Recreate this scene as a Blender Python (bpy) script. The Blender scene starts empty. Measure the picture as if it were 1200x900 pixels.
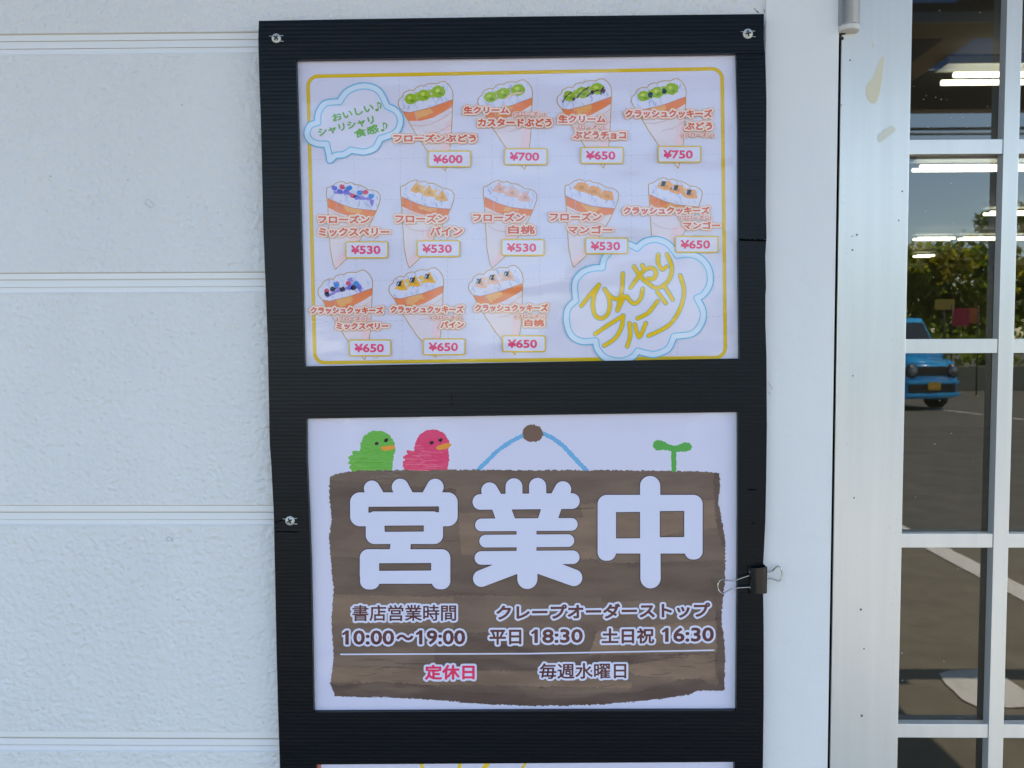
import bpy, bmesh, math, random
import numpy as np
from mathutils import Vector, Matrix
from mathutils.geometry import tessellate_polygon
random.seed(7)
SC = bpy.context.scene
COL = SC.collection
R = math.radians

# ------------------------------------------------------------------ camera
F = 933.0                                    # focal length in pixels of a 1200 px wide frame
CAM = np.array([0.0, -0.746, 1.40])
TILT, YAW, ROLL = R(2.72), R(0.9), -0.0035
fw = Vector((-math.sin(YAW) * math.cos(TILT), math.cos(YAW) * math.cos(TILT), -math.sin(TILT)))
rt = fw.cross(Vector((0, 0, 1))).normalized(); up = rt.cross(fw)
rt2 = rt * math.cos(ROLL) + up * math.sin(ROLL); up2 = up * math.cos(ROLL) - rt * math.sin(ROLL)
cd = bpy.data.cameras.new('camera'); cam = bpy.data.objects.new('camera', cd); COL.objects.link(cam)
m = Matrix((rt2, up2, -fw)).transposed().to_4x4(); m.translation = Vector(CAM); cam.matrix_world = m
cd.sensor_width = 36; cd.lens = 36 * F / 1200; cd.clip_start = 0.02; cd.clip_end = 2000
cd.dof.use_dof = True; cd.dof.focus_distance = 0.745; cd.dof.aperture_fstop = 15
SC.camera = cam
SC.render.resolution_x, SC.render.resolution_y = 1024, 768
# ------------------------------------------------------------------ light
SUN_EL, SUN_AZ = R(60), R(92)               # azimuth from +Y towards +X: high sun over the car park, from the right
w = bpy.data.worlds.new('World'); SC.world = w; w.use_nodes = True
nt = w.node_tree; bg = nt.nodes['Background']
sky = nt.nodes.new('ShaderNodeTexSky'); sky.sky_type = 'NISHITA'; sky.sun_disc = False
sky.sun_elevation = SUN_EL; sky.sun_rotation = SUN_AZ; sky.air_density = 1.0; sky.dust_density = 0.15; sky.ozone_density = 1.0
nt.links.new(sky.outputs[0], bg.inputs[0]); bg.inputs[1].default_value = 0.145
sd = bpy.data.lights.new('sun', 'SUN'); sd.energy = 3.6; sd.angle = R(0.5); sd.color = (1, .96, .90)
sun = bpy.data.objects.new('sun', sd); COL.objects.link(sun)
SUNV = Vector((math.sin(SUN_AZ) * math.cos(SUN_EL), math.cos(SUN_AZ) * math.cos(SUN_EL), math.sin(SUN_EL)))
sun.rotation_euler = SUNV.to_track_quat('Z', 'Y').to_euler(); sun.location = (0, 0, 8)
vs = SC.view_settings; vs.view_transform = 'Standard'; vs.look = 'None'; vs.gamma = 1; vs.exposure = 1.89
SC.cycles.max_bounces = 8; SC.cycles.diffuse_bounces = 4; SC.cycles.glossy_bounces = 4; SC.cycles.transparent_max_bounces = 12
SC.cycles.sample_clamp_indirect = 6

# ------------------------------------------------------------------ point helpers
RT, UP, FW = np.array(rt2), np.array(up2), np.array(fw)
def ray(px, py):
    px = np.asarray(px, float); py = np.asarray(py, float)
    return FW + ((px - 600) / F)[..., None] * RT + ((450 - py) / F)[..., None] * UP
def P(px, py, Y):                             # where the line of sight meets the upright plane y = Y
    d = ray(px, py); t = (Y - CAM[1]) / d[..., 1]
    return CAM + d * t[..., None]
YG = 0.0105                                   # glass plane
def refl_ground(px, py, z=0.0):
    d = ray(px, py); t = (z - CAM[2]) / d[2]; p = CAM + d * t
    return Vector((p[0], 2 * YG - p[1], z))
def refl(px, py, D):
    p = P(px, py, CAM[1] + D); return Vector((p[0], 2 * YG - p[1], p[2]))

# ------------------------------------------------------------------ objects
def link(name, me, mat=None, parent=None):
    o = bpy.data.objects.new(name, me); COL.objects.link(o)
    for q in (mat if isinstance(mat, (list, tuple)) else [mat]):
        if q: me.materials.append(q)
    if parent: o.parent = parent
    return o
def tag(o, label=None, cat=None, group=None, kind=None):
    if label: o['label'] = label
    if cat: o['category'] = cat
    if group: o['group'] = group
    if kind: o['kind'] = kind
    return o
def thing(name, label, cat, group=None, loc=(0, 0, 0), rz=0):
    o = bpy.data.objects.new(name, None); o.empty_display_size = .05; COL.objects.link(o)
    o.location = loc; o.rotation_euler = (0, 0, rz)
    return tag(o, label, cat, group)
def mesh(name, V, Fc, mat, parent=None, smooth=False, idx=None):
    me = bpy.data.meshes.new(name); me.from_pydata([tuple(v) for v in V], [], Fc); me.update()
    if smooth: me.polygons.foreach_set('use_smooth', [True] * len(me.polygons))
    if idx is not None: me.polygons.foreach_set('material_index', idx)
    return link(name, me, mat, parent)
def box(name, x0, x1, y0, y1, z0, z1, mat, parent=None, bevel=0.0):
    bm = bmesh.new(); bmesh.ops.create_cube(bm, size=1)
    for v in bm.verts:
        v.co = Vector(((x0 + x1) / 2 + v.co.x * (x1 - x0), (y0 + y1) / 2 + v.co.y * (y1 - y0), (z0 + z1) / 2 + v.co.z * (z1 - z0)))
    if bevel: bmesh.ops.bevel(bm, geom=bm.edges[:], offset=bevel, segments=2, affect='EDGES', profile=.6)
    me = bpy.data.meshes.new(name); bm.to_mesh(me); bm.free()
    return link(name, me, mat, parent)
def tube(name, pts, r, mat, parent=None, n=8, closed=False):
    V, Fc = [], []; pts = [Vector(p) for p in pts]; N = len(pts)
    rs = r if isinstance(r, (list, tuple)) else [r] * N
    for i, p in enumerate(pts):
        a = pts[max(i - 1, 0)]; b = pts[min(i + 1, N - 1)]; t = (b - a).normalized()
        u = t.cross(Vector((0, 0, 1)) if abs(t.z) < .9 else Vector((1, 0, 0))).normalized(); v = t.cross(u)
        for k in range(n):
            an = 2 * math.pi * k / n; V.append(p + (u * math.cos(an) + v * math.sin(an)) * rs[i])
    for i in range(N - 1):
        for k in range(n):
            Fc.append((i * n + k, i * n + (k + 1) % n, (i + 1) * n + (k + 1) % n, (i + 1) * n + k))
    Fc.append(tuple(range(n))[::-1]); Fc.append(tuple((N - 1) * n + k for k in range(n)))
    return mesh(name, V, Fc, mat, parent, smooth=True)
def slab(name, polys, y0, y1, mat, parent=None):
    """polys: outline then holes, in photograph pixels on the plane y0; given real thickness back to y1"""
    front = [[Vector(p) for p in P([q[0] for q in pl], [q[1] for q in pl], y0)] for pl in polys]
    tris = tessellate_polygon(front)
    V = [v for pl in front for v in pl]; n = len(V)
    Vb = [Vector((v.x, y1, v.z)) for v in V]; Fc = []
    for t in tris:
        a, b, c = t; nrm = (V[b] - V[a]).cross(V[c] - V[a])
        if nrm.length < 1e-12: continue
        if nrm.y > 0: a, b, c = c, b, a
        Fc.append((a, b, c)); Fc.append((c + n, b + n, a + n))
    o = 0
    for pl in front:
        L = len(pl)
        for i in range(L):
            j = (i + 1) % L; Fc.append((o + i, o + j, n + o + j, n + o + i))
        o += L
    ob = mesh(name, V + Vb, Fc, mat, parent)
    bm = bmesh.new(); bm.from_mesh(ob.data); bmesh.ops.recalc_face_normals(bm, faces=bm.faces); bm.to_mesh(ob.data); bm.free()
    return ob

# ------------------------------------------------------------------ materials
def lin(c): c = c / 255.0; return c / 12.92 if c <= .04045 else ((c + .055) / 1.055) ** 2.4
def alb(r, g, b, wr=(203, 210, 231), k=(.745, .70, .835)):
    """real colour of a print: how it looks next to the white of its own paper"""
    return tuple(max(.004, min(.86, kk * lin(x) / lin(y) - .024)) for x, y, kk in zip((r, g, b), wr, k))
def mat(name, col, rough=.5, metal=0.0, spec=.5, coat=0.0, coat_r=.08):
    q = bpy.data.materials.new(name); q.use_nodes = True; b = q.node_tree.nodes['Principled BSDF']
    b.inputs['Base Color'].default_value = (*col, 1); b.inputs['Roughness'].default_value = rough
    b.inputs['Metallic'].default_value = metal; b.inputs['Specular IOR Level'].default_value = spec
    b.inputs['Coat Weight'].default_value = coat; b.inputs['Coat Roughness'].default_value = coat_r
    return q
def N(q, t, **kw):
    n = q.node_tree.nodes.new(t)
    for k, v in kw.items():
        if k in n.inputs: n.inputs[k].default_value = v
        else: setattr(n, k, v)
    return n
def L(q, a, b): q.node_tree.links.new(a, b)
def coords(q, scale=(1, 1, 1)):
    tc = N(q, 'ShaderNodeTexCoord'); mp = N(q, 'ShaderNodeMapping'); mp.inputs['Scale'].default_value = scale
    L(q, tc.outputs['Object'], mp.inputs['Vector']); return mp.outputs[0]
def bump(q, height, strength, dist, coat=False, also=None):
    b = N(q, 'ShaderNodeBump'); b.inputs['Strength'].default_value = strength; b.inputs['Distance'].default_value = dist
    L(q, height, b.inputs['Height']); pr = q.node_tree.nodes['Principled BSDF']
    if also: L(q, also, b.inputs['Normal'])
    L(q, b.outputs[0], pr.inputs['Normal'])
    if coat: L(q, b.outputs[0], pr.inputs['Coat Normal'])
    return b.outputs[0]
def noise_mix(q, c1, c2, scale, detail=4, lo=.35, hi=.65, stretch=(1, 1, 1), rough=.55):
    nz = N(q, 'ShaderNodeTexNoise'); nz.inputs['Scale'].default_value = scale; nz.inputs['Detail'].default_value = detail
    nz.inputs['Roughness'].default_value = rough
    L(q, coords(q, stretch), nz.inputs['Vector'])
    mr = N(q, 'ShaderNodeMapRange'); mr.inputs['From Min'].default_value = lo; mr.inputs['From Max'].default_value = hi
    L(q, nz.outputs[0], mr.inputs['Value'])
    mx = N(q, 'ShaderNodeMix', data_type='RGBA'); mx.inputs[6].default_value = (*c1, 1); mx.inputs[7].default_value = (*c2, 1)
    L(q, mr.outputs[0], mx.inputs[0]); return mx.outputs[2], mr.outputs[0]
def basecol(q, sock): L(q, sock, q.node_tree.nodes['Principled BSDF'].inputs['Base Color'])

WRINKLES = ((440, 345, .055), (460, 395, .05), (447, 520, .04), (505, 525, .03), (835, 515, .025))
def film(q):                                   # the laminating film over every print: gloss with faint ripples
    b = q.node_tree.nodes['Principled BSDF']
    b.inputs['Coat Weight'].default_value = 1.0; b.inputs['Coat Roughness'].default_value = .10; b.inputs['Coat IOR'].default_value = 1.5
    n1 = N(q, 'ShaderNodeTexNoise'); n1.inputs['Scale'].default_value = 9; n1.inputs['Detail'].default_value = 2
    n2 = N(q, 'ShaderNodeTexNoise'); n2.inputs['Scale'].default_value = 260; n2.inputs['Detail'].default_value = 3
    L(q, coords(q, (1, 1, 2.2)), n1.inputs['Vector']); L(q, coords(q, (.7, 1, 1.6)), n2.inputs['Vector'])
    n3 = N(q, 'ShaderNodeTexNoise'); n3.inputs['Scale'].default_value = 5; n3.inputs['Detail'].default_value = 1
    L(q, coords(q), n3.inputs['Vector'])
    mr = N(q, 'ShaderNodeMapRange'); mr.inputs['From Min'].default_value = .52; mr.inputs['From Max'].default_value = .68
    L(q, n3.outputs[0], mr.inputs['Value'])
    mk = None
    for cx, cy, rad in WRINKLES:
        vd = N(q, 'ShaderNodeVectorMath', operation='DISTANCE'); vd.inputs[1].default_value = tuple(P(cx, cy, -.007)); L(q, N(q, 'ShaderNodeTexCoord').outputs['Object'], vd.inputs[0])
        m2 = N(q, 'ShaderNodeMapRange'); m2.inputs['From Min'].default_value = rad; m2.inputs['From Max'].default_value = rad * .3; L(q, vd.outputs['Value'], m2.inputs['Value'])
        if mk is None: mk = m2.outputs[0]
        else:
            mxx = N(q, 'ShaderNodeMath', operation='MAXIMUM'); L(q, mk, mxx.inputs[0]); L(q, m2.outputs[0], mxx.inputs[1]); mk = mxx.outputs[0]
    m3 = N(q, 'ShaderNodeMath', operation='MULTIPLY_ADD'); L(q, mr.outputs[0], m3.inputs[0]); m3.inputs[1].default_value = .25; L(q, mk, m3.inputs[2])
    mu = N(q, 'ShaderNodeMath', operation='MULTIPLY'); L(q, n2.outputs[0], mu.inputs[0]); L(q, m3.outputs[0], mu.inputs[1])
    b1 = N(q, 'ShaderNodeBump'); b1.inputs['Strength'].default_value = 1; b1.inputs['Distance'].default_value = .003; L(q, n1.outputs[0], b1.inputs['Height'])
    b2 = N(q, 'ShaderNodeBump'); b2.inputs['Strength'].default_value = 1; b2.inputs['Distance'].default_value = .0030; L(q, mu.outputs[0], b2.inputs['Height'])
    L(q, b1.outputs[0], b2.inputs['Normal']); L(q, b2.outputs[0], b.inputs['Coat Normal'])
    return q
_ink = {}
def ink(r, g, b):
    k = (r, g, b)
    if k not in _ink: _ink[k] = film(mat('printed_ink', alb(r, g, b), .5, 0, 0))
    return _ink[k]

M = {}
def wall_bump(q, amount, scale):
    nz = N(q, 'ShaderNodeTexNoise'); nz.inputs['Scale'].default_value = scale; nz.inputs['Detail'].default_value = 2.2; nz.inputs['Roughness'].default_value = .5; nz.inputs['Distortion'].default_value = .15
    L(q, coords(q, (.95, 1, 1.1)), nz.inputs['Vector'])
    vr = N(q, 'ShaderNodeTexVoronoi', feature='SMOOTH_F1'); vr.inputs['Scale'].default_value = scale * .8
    L(q, coords(q), vr.inputs['Vector'])
    ad = N(q, 'ShaderNodeMath', operation='ADD'); L(q, nz.outputs[0], ad.inputs[0]); L(q, vr.outputs[0], ad.inputs[1])
    fine = N(q, 'ShaderNodeTexNoise'); fine.inputs['Scale'].default_value = 900; fine.inputs['Detail'].default_value = 2
    L(q, coords(q), fine.inputs['Vector'])
    f = N(q, 'ShaderNodeBump'); f.inputs['Strength'].default_value = .35; f.inputs['Distance'].default_value = .0003; L(q, fine.outputs[0], f.inputs['Height'])
    bump(q, ad.outputs[0], 1.0, amount, also=f.outputs[0])
q = M['siding'] = mat('painted_textured_siding', (.70, .73, .77), .5); wall_bump(q, .0015, 235)
c, _ = noise_mix(q, (.705, .682, .668), (.76, .732, .715), 4, 6, .3, .7, (1.6, 1, .45)); basecol(q, c)
q = M['groove'] = mat('painted_smooth_siding_joint', (.77, .75, .745), .42)
q = M['slit'] = mat('tan_sealed_joint_and_edge_shade', (.66, .60, .52), .7)
q = M['trim'] = mat('painted_smooth_trim', (.76, .77, .79), .42); wall_bump(q, .0004, 60)
c, _ = noise_mix(q, (.725, .705, .695), (.77, .742, .722), 5, 6, .3, .7, (2.5, 1, .4)); basecol(q, c)
q = M['black_gap'] = mat('black_gap_shade', (.002, .002, .003), .8, 0, .05)
q = M['paper'] = film(mat('white_laminated_paper', (.70, .655, .79), .55, 0, 0))
q = M['film_edge'] = mat('film_margin_shading', (.68, .68, .79), .25, coat=1)  # laminate margin, the shading of its curved edge put into the colour
# corrugated plastic board
q = M['board'] = mat('black_corrugated_plastic', (.002, .0036, .0062), .34, 0, .20)
sep = N(q, 'ShaderNodeSeparateXYZ'); L(q, coords(q), sep.inputs[0])
mu = N(q, 'ShaderNodeMath', operation='MULTIPLY'); mu.inputs[1].default_value = 2 * math.pi / .0036; L(q, sep.outputs[2], mu.inputs[0])
si = N(q, 'ShaderNodeMath', operation='SINE'); L(q, mu.outputs[0], si.inputs[0])
nz = N(q, 'ShaderNodeTexNoise'); nz.inputs['Scale'].default_value = 22; nz.inputs['Detail'].default_value = 3; L(q, coords(q, (.5, 1, 2.5)), nz.inputs['Vector'])
b0 = N(q, 'ShaderNodeBump'); b0.inputs['Strength'].default_value = 1; b0.inputs['Distance'].default_value = .0005; L(q, nz.outputs[0], b0.inputs['Height'])
bump(q, si.outputs[0], .7, .00003, also=b0.outputs[0])
M['board_cut'] = mat('black_plastic_cut_edge', (.001, .001, .001), .8, 0, .03)
# aluminium
q = M['alu'] = mat('satin_silver_aluminium', (.66, .69, .72), .3, .4)
c, h = noise_mix(q, (.69, .665, .625), (.75, .72, .67), 14, 6, .3, .7, (6, 1, .25)); basecol(q, c)
nz = N(q, 'ShaderNodeTexNoise'); nz.inputs['Scale'].default_value = 500; nz.inputs['Detail'].default_value = 3; L(q, coords(q, (1, 1, .08)), nz.inputs['Vector'])
bump(q, nz.outputs[0], .4, .00012)
q = M['alu_side'] = mat('shaded_muntin_side', (.44, .45, .46), .4, .3)
M['hinge_metal'] = mat('grey_hinge_metal', (.34, .37, .41), .3, .7)
M['cap'] = mat('beige_hinge_cap', (.62, .58, .53), .5)
M['steel'] = mat('bright_screw_steel', (.60, .59, .54), .5, .35)
M['wire'] = mat('polished_wire', (.48, .46, .42), .2, 1)
M['clip'] = mat('black_enamel_steel', (.012, .011, .010), .22, 0, .35, .25, .08)
M['dark'] = mat('dark_recess_shade_and_grime', (.02, .02, .02), .7)
M['glue'] = mat('dried_glue_stain', (.68, .61, .44), .55); M['glue_thin'] = mat('thin_glue_smear', (.68, .65, .54), .5)
M['speck'] = mat('grime_speck', (.10, .09, .08), .8)
# glass: clear sheet with a real reflection
q = bpy.data.materials.new('window_glass'); q.use_nodes = True; t = q.node_tree; t.nodes.clear()
out = t.nodes.new('ShaderNodeOutputMaterial'); mx = t.nodes.new('ShaderNodeMixShader'); tr = t.nodes.new('ShaderNodeBsdfTransparent'); gl = t.nodes.new('ShaderNodeBsdfGlossy')
fr = t.nodes.new('ShaderNodeLayerWeight'); fr.inputs['Blend'].default_value = .35
mr = t.nodes.new('ShaderNodeMapRange'); mr.inputs['To Min'].default_value = .060; mr.inputs['To Max'].default_value = .8
t.links.new(fr.outputs['Fresnel'], mr.inputs[0]); t.links.new(mr.outputs[0], mx.inputs[0])
tr.inputs[0].default_value = (.66, .66, .56, 1); gl.inputs['Roughness'].default_value = 0.0; gl.inputs['Color'].default_value = (1, .95, .84, 1)
t.links.new(tr.outputs[0], mx.inputs[1]); t.links.new(gl.outputs[0], mx.inputs[2]); t.links.new(mx.outputs[0], out.inputs[0]); M['glass'] = q

# ------------------------------------------------------------------ flat print: distance fields turned into meshes
def seg_d(X, Y, a, b):
    ax, ay = a; bx, by = b; dx, dy = bx - ax, by - ay; L2 = dx * dx + dy * dy + 1e-12
    t = np.clip(((X - ax) * dx + (Y - ay) * dy) / L2, 0, 1)
    return np.hypot(X - ax - t * dx, Y - ay - t * dy), t
def cap(a, b, ra, rb=None):
    rb = ra if rb is None else rb
    def f(X, Y):
        d, t = seg_d(X, Y, a, b); return d - (ra + (rb - ra) * t)
    return f
def rrect(x0, y0, x1, y1, r):
    def f(X, Y):
        qx = np.abs(X - (x0 + x1) / 2) - (x1 - x0) / 2 + r; qy = np.abs(Y - (y0 + y1) / 2) - (y1 - y0) / 2 + r
        return np.hypot(np.maximum(qx, 0), np.maximum(qy, 0)) + np.minimum(np.maximum(qx, qy), 0) - r
    return f
def poly(pts, r=0.0):
    def f(X, Y):
        d = np.full(X.shape, 1e9); ins = np.zeros(X.shape, bool)
        for a, b in zip(pts, pts[1:] + pts[:1]):
            dd, _ = seg_d(X, Y, a, b); d = np.minimum(d, dd)
            c = (a[1] > Y) != (b[1] > Y)
            xi = (b[0] - a[0]) * (Y - a[1]) / (b[1] - a[1] + 1e-12) + a[0]
            ins ^= c & (X < xi)
        return np.where(ins, -d, d) - r
    return f
def line(pts, r):
    def f(X, Y):
        d = np.full(X.shape, 1e9)
        for a, b in zip(pts, pts[1:]): d = np.minimum(d, seg_d(X, Y, a, b)[0])
        return d - r
    return f
def union(*fs): return lambda X, Y: np.minimum.reduce([f(X, Y) for f in fs])
def minus(f, *gs): return lambda X, Y: np.maximum.reduce([f(X, Y)] + [-g(X, Y) for g in gs])
def both(f, g): return lambda X, Y: np.maximum(f(X, Y), g(X, Y))
def grow(f, r): return lambda X, Y: f(X, Y) - r
def band(f, r, c=0.0): return lambda X, Y: np.abs(f(X, Y) - c) - r
def vnoise(X, Y, s=1.0, seed=0):
    x = X * s; y = Y * s; xi = np.floor(x).astype(np.int64); yi = np.floor(y).astype(np.int64); fx = x - xi; fy = y - yi
    fx = fx * fx * (3 - 2 * fx); fy = fy * fy * (3 - 2 * fy)
    def h(a, b):
        n = (a * 374761393 + b * 668265263 + seed * 974711) & 0xffffffff; n = ((n ^ (n >> 13)) * 1274126177) & 0xffffffff
        return ((n ^ (n >> 16)) & 0xffff) / 65535.0
    return (h(xi, yi) * (1 - fx) + h(xi + 1, yi) * fx) * (1 - fy) + (h(xi, yi + 1) * (1 - fx) + h(xi + 1, yi + 1) * fx) * fy
def rough_edge(f, amp, s=.8, seed=0): return lambda X, Y: f(X, Y) + amp * (vnoise(X, Y, s, seed) + .6 * vnoise(X, Y, s * 2.3, seed + 5) - .8) * 2
def spline(pts, closed=False, k=6):
    n = len(pts); out = []
    rng = range(n) if closed else range(n - 1)
    for i in rng:
        p0 = pts[(i - 1) % n] if closed or i > 0 else pts[0]; p1 = pts[i]; p2 = pts[(i + 1) % n]
        p3 = pts[(i + 2) % n] if closed or i + 2 < n else pts[-1]
        for j in range(k):
            t = j / k
            out.append(tuple(.5 * ((2 * p1[c]) + (-p0[c] + p2[c]) * t + (2 * p0[c] - 5 * p1[c] + 4 * p2[c] - p3[c]) * t * t + (-p0[c] + 3 * p1[c] - 3 * p2[c] + p3[c]) * t ** 3) for c in (0, 1)))
    if not closed: out.append(tuple(pts[-1]))
    return out
def bbp(pts, r=2): return (min(p[0] for p in pts) - r, min(p[1] for p in pts) - r, max(p[0] for p in pts) + r, max(p[1] for p in pts) + r)
def zoomed(ox, oy, s): return lambda pts: [(ox + x / s, oy + y / s) for x, y in pts]

def contour_mesh(f, bb, step):
    x0, y0, x1, y1 = bb; nx = max(2, int((x1 - x0) / step) + 2); ny = max(2, int((y1 - y0) / step) + 2)
    xs = x0 + np.arange(nx) * step; ys = y0 + np.arange(ny) * step
    X, Y = np.meshgrid(xs, ys); S = f(X, Y); S = np.where(np.abs(S) < 1e-6, 1e-6, S)
    ins = S < 0; V, Fc, key = [], [], {}
    def vid(k, p):
        if k not in key: key[k] = len(V); V.append(p)
        return key[k]
    def node(i, j): return vid(('n', i, j), (xs[i], ys[j]))
    def edge(i, j, i2, j2):
        a, b = S[j, i], S[j2, i2]; t = a / (a - b)
        return vid(('e', i, j, i2, j2), (xs[i] + (xs[i2] - xs[i]) * t, ys[j] + (ys[j2] - ys[j]) * t))
    cnt = ins[:-1, :-1].astype(int) + ins[:-1, 1:] + ins[1:, :-1] + ins[1:, 1:]
    for j in range(ny - 1):
        row = cnt[j]; i = 0
        if not row.any(): continue
        full = row == 4
        while i < nx - 1:
            if full[i]:
                k = i
                while k < nx - 1 and full[k]: k += 1
                Fc.append((node(i, j), node(k, j), node(k, j + 1), node(i, j + 1))); i = k
            else: i += 1
        for i in np.nonzero((row > 0) & (row < 4))[0]:
            c = [(i, j), (i + 1, j), (i + 1, j + 1), (i, j + 1)]; pts = []
            for a in range(4):
                A, B = c[a], c[(a + 1) % 4]; ia, ib = ins[A[1], A[0]], ins[B[1], B[0]]
                if ia: pts.append(node(*A))
                if ia != ib:
                    lo, hi = (A, B) if A < B else (B, A); pts.append(edge(*lo, *hi))
            if len(pts) > 2: Fc.append(tuple(pts))
    return V, Fc
SHEET = -0.0070; GAP = 0.00006
def put(name, f, bb, layer, material, parent, step=.45):
    V, Fc = contour_mesh(f, bb, step)
    if not V: return None
    A = np.array(V); W = P(A[:, 0], A[:, 1], SHEET - GAP * layer)
    return mesh(name, W, [t[::-1] if False else t for t in Fc], material, parent)

_glyph = {}
def glyph_edges(s):
    if s in _glyph: return _glyph[s]
    c = bpy.data.curves.new('lettering', 'FONT'); c.body = s; c.resolution_u = 3
    o = bpy.data.objects.new('lettering', c); COL.objects.link(o)
    me = bpy.data.meshes.new_from_object(o.evaluated_get(bpy.context.evaluated_depsgraph_get()))
    bm = bmesh.new(); bm.from_mesh(me)
    bmesh.ops.remove_doubles(bm, verts=bm.verts, dist=1e-5)
    E_ = np.array([[(v.co.x, v.co.y) for v in e.verts] for e in bm.edges if len(e.link_faces) == 1])
    bm.free(); bpy.data.meshes.remove(me); bpy.data.objects.remove(o); bpy.data.curves.remove(c)
    _glyph[s] = E_; return E_
def text_field(s, box_, bold, rise=0.0):
    """box_: left, top, right, bottom of the finished letters; rise: how far the right end stands higher"""
    x0, y0, x1, y1 = box_; x0 += bold; x1 -= bold; y0 += bold; y1 -= bold
    E_ = glyph_edges(s); mn = E_.min((0, 1)); mxx = E_.max((0, 1))
    u = (E_[..., 0] - mn[0]) / (mxx[0] - mn[0]); v = (E_[..., 1] - mn[1]) / (mxx[1] - mn[1])
    T = np.stack([x0 + u * (x1 - x0), y1 - v * (y1 - y0) - rise * u], -1)
    def f(X, Y):
        sh = X.shape; x = X.ravel(); y = Y.ravel(); d = np.full(x.shape, 1e9); ins = np.zeros(x.shape, bool)
        for a, b in T:
            lo, hi = min(a[0], b[0]) - 5, max(a[0], b[0]) + 5
            c = (a[1] > y) != (b[1] > y)
            if a[1] != b[1]:
                xi = (b[0] - a[0]) * (y - a[1]) / (b[1] - a[1]) + a[0]; ins ^= c & (x < xi)
            i0, i1 = np.searchsorted(cols, (lo, hi)) if False else (0, 0)
            dd, _ = seg_d(x, y, a, b); np.minimum(d, dd, out=d)
        return (np.where(ins, -d, d) - bold).reshape(sh)
    cache = {}
    def g(X, Y):
        k = (X.shape, float(X[0, 0]), float(Y[0, 0]))
        if k not in cache: cache[k] = f(X, Y)
        return cache[k]
    g.bb = (box_[0], box_[1] - max(rise, 0), box_[2], box_[3] - min(rise, 0))
    return g
def pad(bb, r): return (bb[0] - r, bb[1] - r, bb[2] + r, bb[3] + r)

# ================================================================== STRUCTURE
# ground
q = M['asphalt'] = mat('worn_asphalt', (.07, .07, .065), .9); c, h = noise_mix(q, (.09, .082, .066), (.18, .162, .13), 2.5, 12, .3, .72, (1, 1, 1), .75); basecol(q, c)
nz = N(q, 'ShaderNodeTexNoise'); nz.inputs['Scale'].default_value = 90; nz.inputs['Detail'].default_value = 4; L(q, coords(q), nz.inputs['Vector']); bump(q, nz.outputs[0], .6, .01)
q = M['concrete'] = mat('worn_brown_paving', (.36, .33, .28), .85); c, h = noise_mix(q, (.15, .125, .085), (.27, .23, .165), 5, 12, .3, .7, (1, 1, 1), .75); basecol(q, c)
nz = N(q, 'ShaderNodeTexNoise'); nz.inputs['Scale'].default_value = 150; L(q, coords(q), nz.inputs['Vector']); bump(q, nz.outputs[0], .5, .003)
q = M['road_paint'] = mat('worn_white_road_paint', (.75, .73, .68), .8); c, h = noise_mix(q, (.86, .82, .74), (.50, .46, .38), 26, 9, .5, .85); basecol(q, c)
g = mesh('ground', [(-300, -400, 0), (300, -400, 0), (300, .02, 0), (-300, .02, 0)], [(0, 1, 2, 3)], M['asphalt']); tag(g, kind='structure')
g = box('porch_floor', -9, 9, -4.75, .0, -.05, .012, M['concrete']); tag(g, kind='structure')
def ground_strip(name, a, b, c, d, z=.006):
    o = mesh(name, [(*p[:2], z) for p in (a, b, c, d)], [(0, 1, 2, 3)], M['road_paint']); tag(o, kind='structure'); return o
a, b = refl_ground(1083, 645), refl_ground(1151, 682); c_, d_ = refl_ground(1111, 645), refl_ground(1151, 665)
dr = ((b - a).normalized() + (d_ - c_).normalized()).normalized(); wv = (c_ - a) - dr * (c_ - a).dot(dr)
ground_strip('parking_line', a - dr * 4, a + dr * 5, a + dr * 5 + wv, a - dr * 4 + wv, .017)
mk_ = [refl_ground(*p) for p in ((1100, 794), (1114, 790), (1147, 789), (1166, 790), (1183, 802), (1200, 813), (1232, 833), (1190, 834), (1147, 834), (1128, 825), (1118, 815), (1108, 806))]
tag(mesh('painted_marking', [(p.x, p.y, .017) for p in mk_], [tuple(range(len(mk_)))], M['road_paint']), kind='structure')
a, b = refl_ground(1040, 473), refl_ground(1155, 487); dr = (b - a).normalized()
ground_strip('parking_line', a - dr * 6, a + dr * 12, a + dr * 12 + Vector((0, -.7, 0)), a - dr * 6 + Vector((0, -.7, 0)))

# exterior wall in courses
wallT = thing('exterior_wall', 'white textured siding wall with horizontal grooves behind the black notice board', 'wall')
zs = [P(150, y, 0)[2] for y in (47.0, 331.0, 603.0, 865.5)]
pitch = (zs[0] - zs[3]) / 3; z0 = zs[0]
XT = P(891.3, 450, 0)[0]                       # where the smooth trim starts
mm = .001
prof = [(+6.9 * mm, 0, 0), (+5.9 * mm, 1.7 * mm, 2), (+.6 * mm, 1.7 * mm, 1), (+.45 * mm, 2.6 * mm, 2), (-.5 * mm, 2.6 * mm, 2), (-.7 * mm, .9 * mm, 1), (-6.6 * mm, .9 * mm, 1), (-6.9 * mm, 2.4 * mm, 1), (-7.3 * mm, 2.4 * mm, 1), (-7.6 * mm, 1.1 * mm, 1), (-11.6 * mm, 1.1 * mm, 1), (-12.6 * mm, 0, 1)]  # tan on the upper bevel paints its edge shadow; the slit itself is tan
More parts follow.
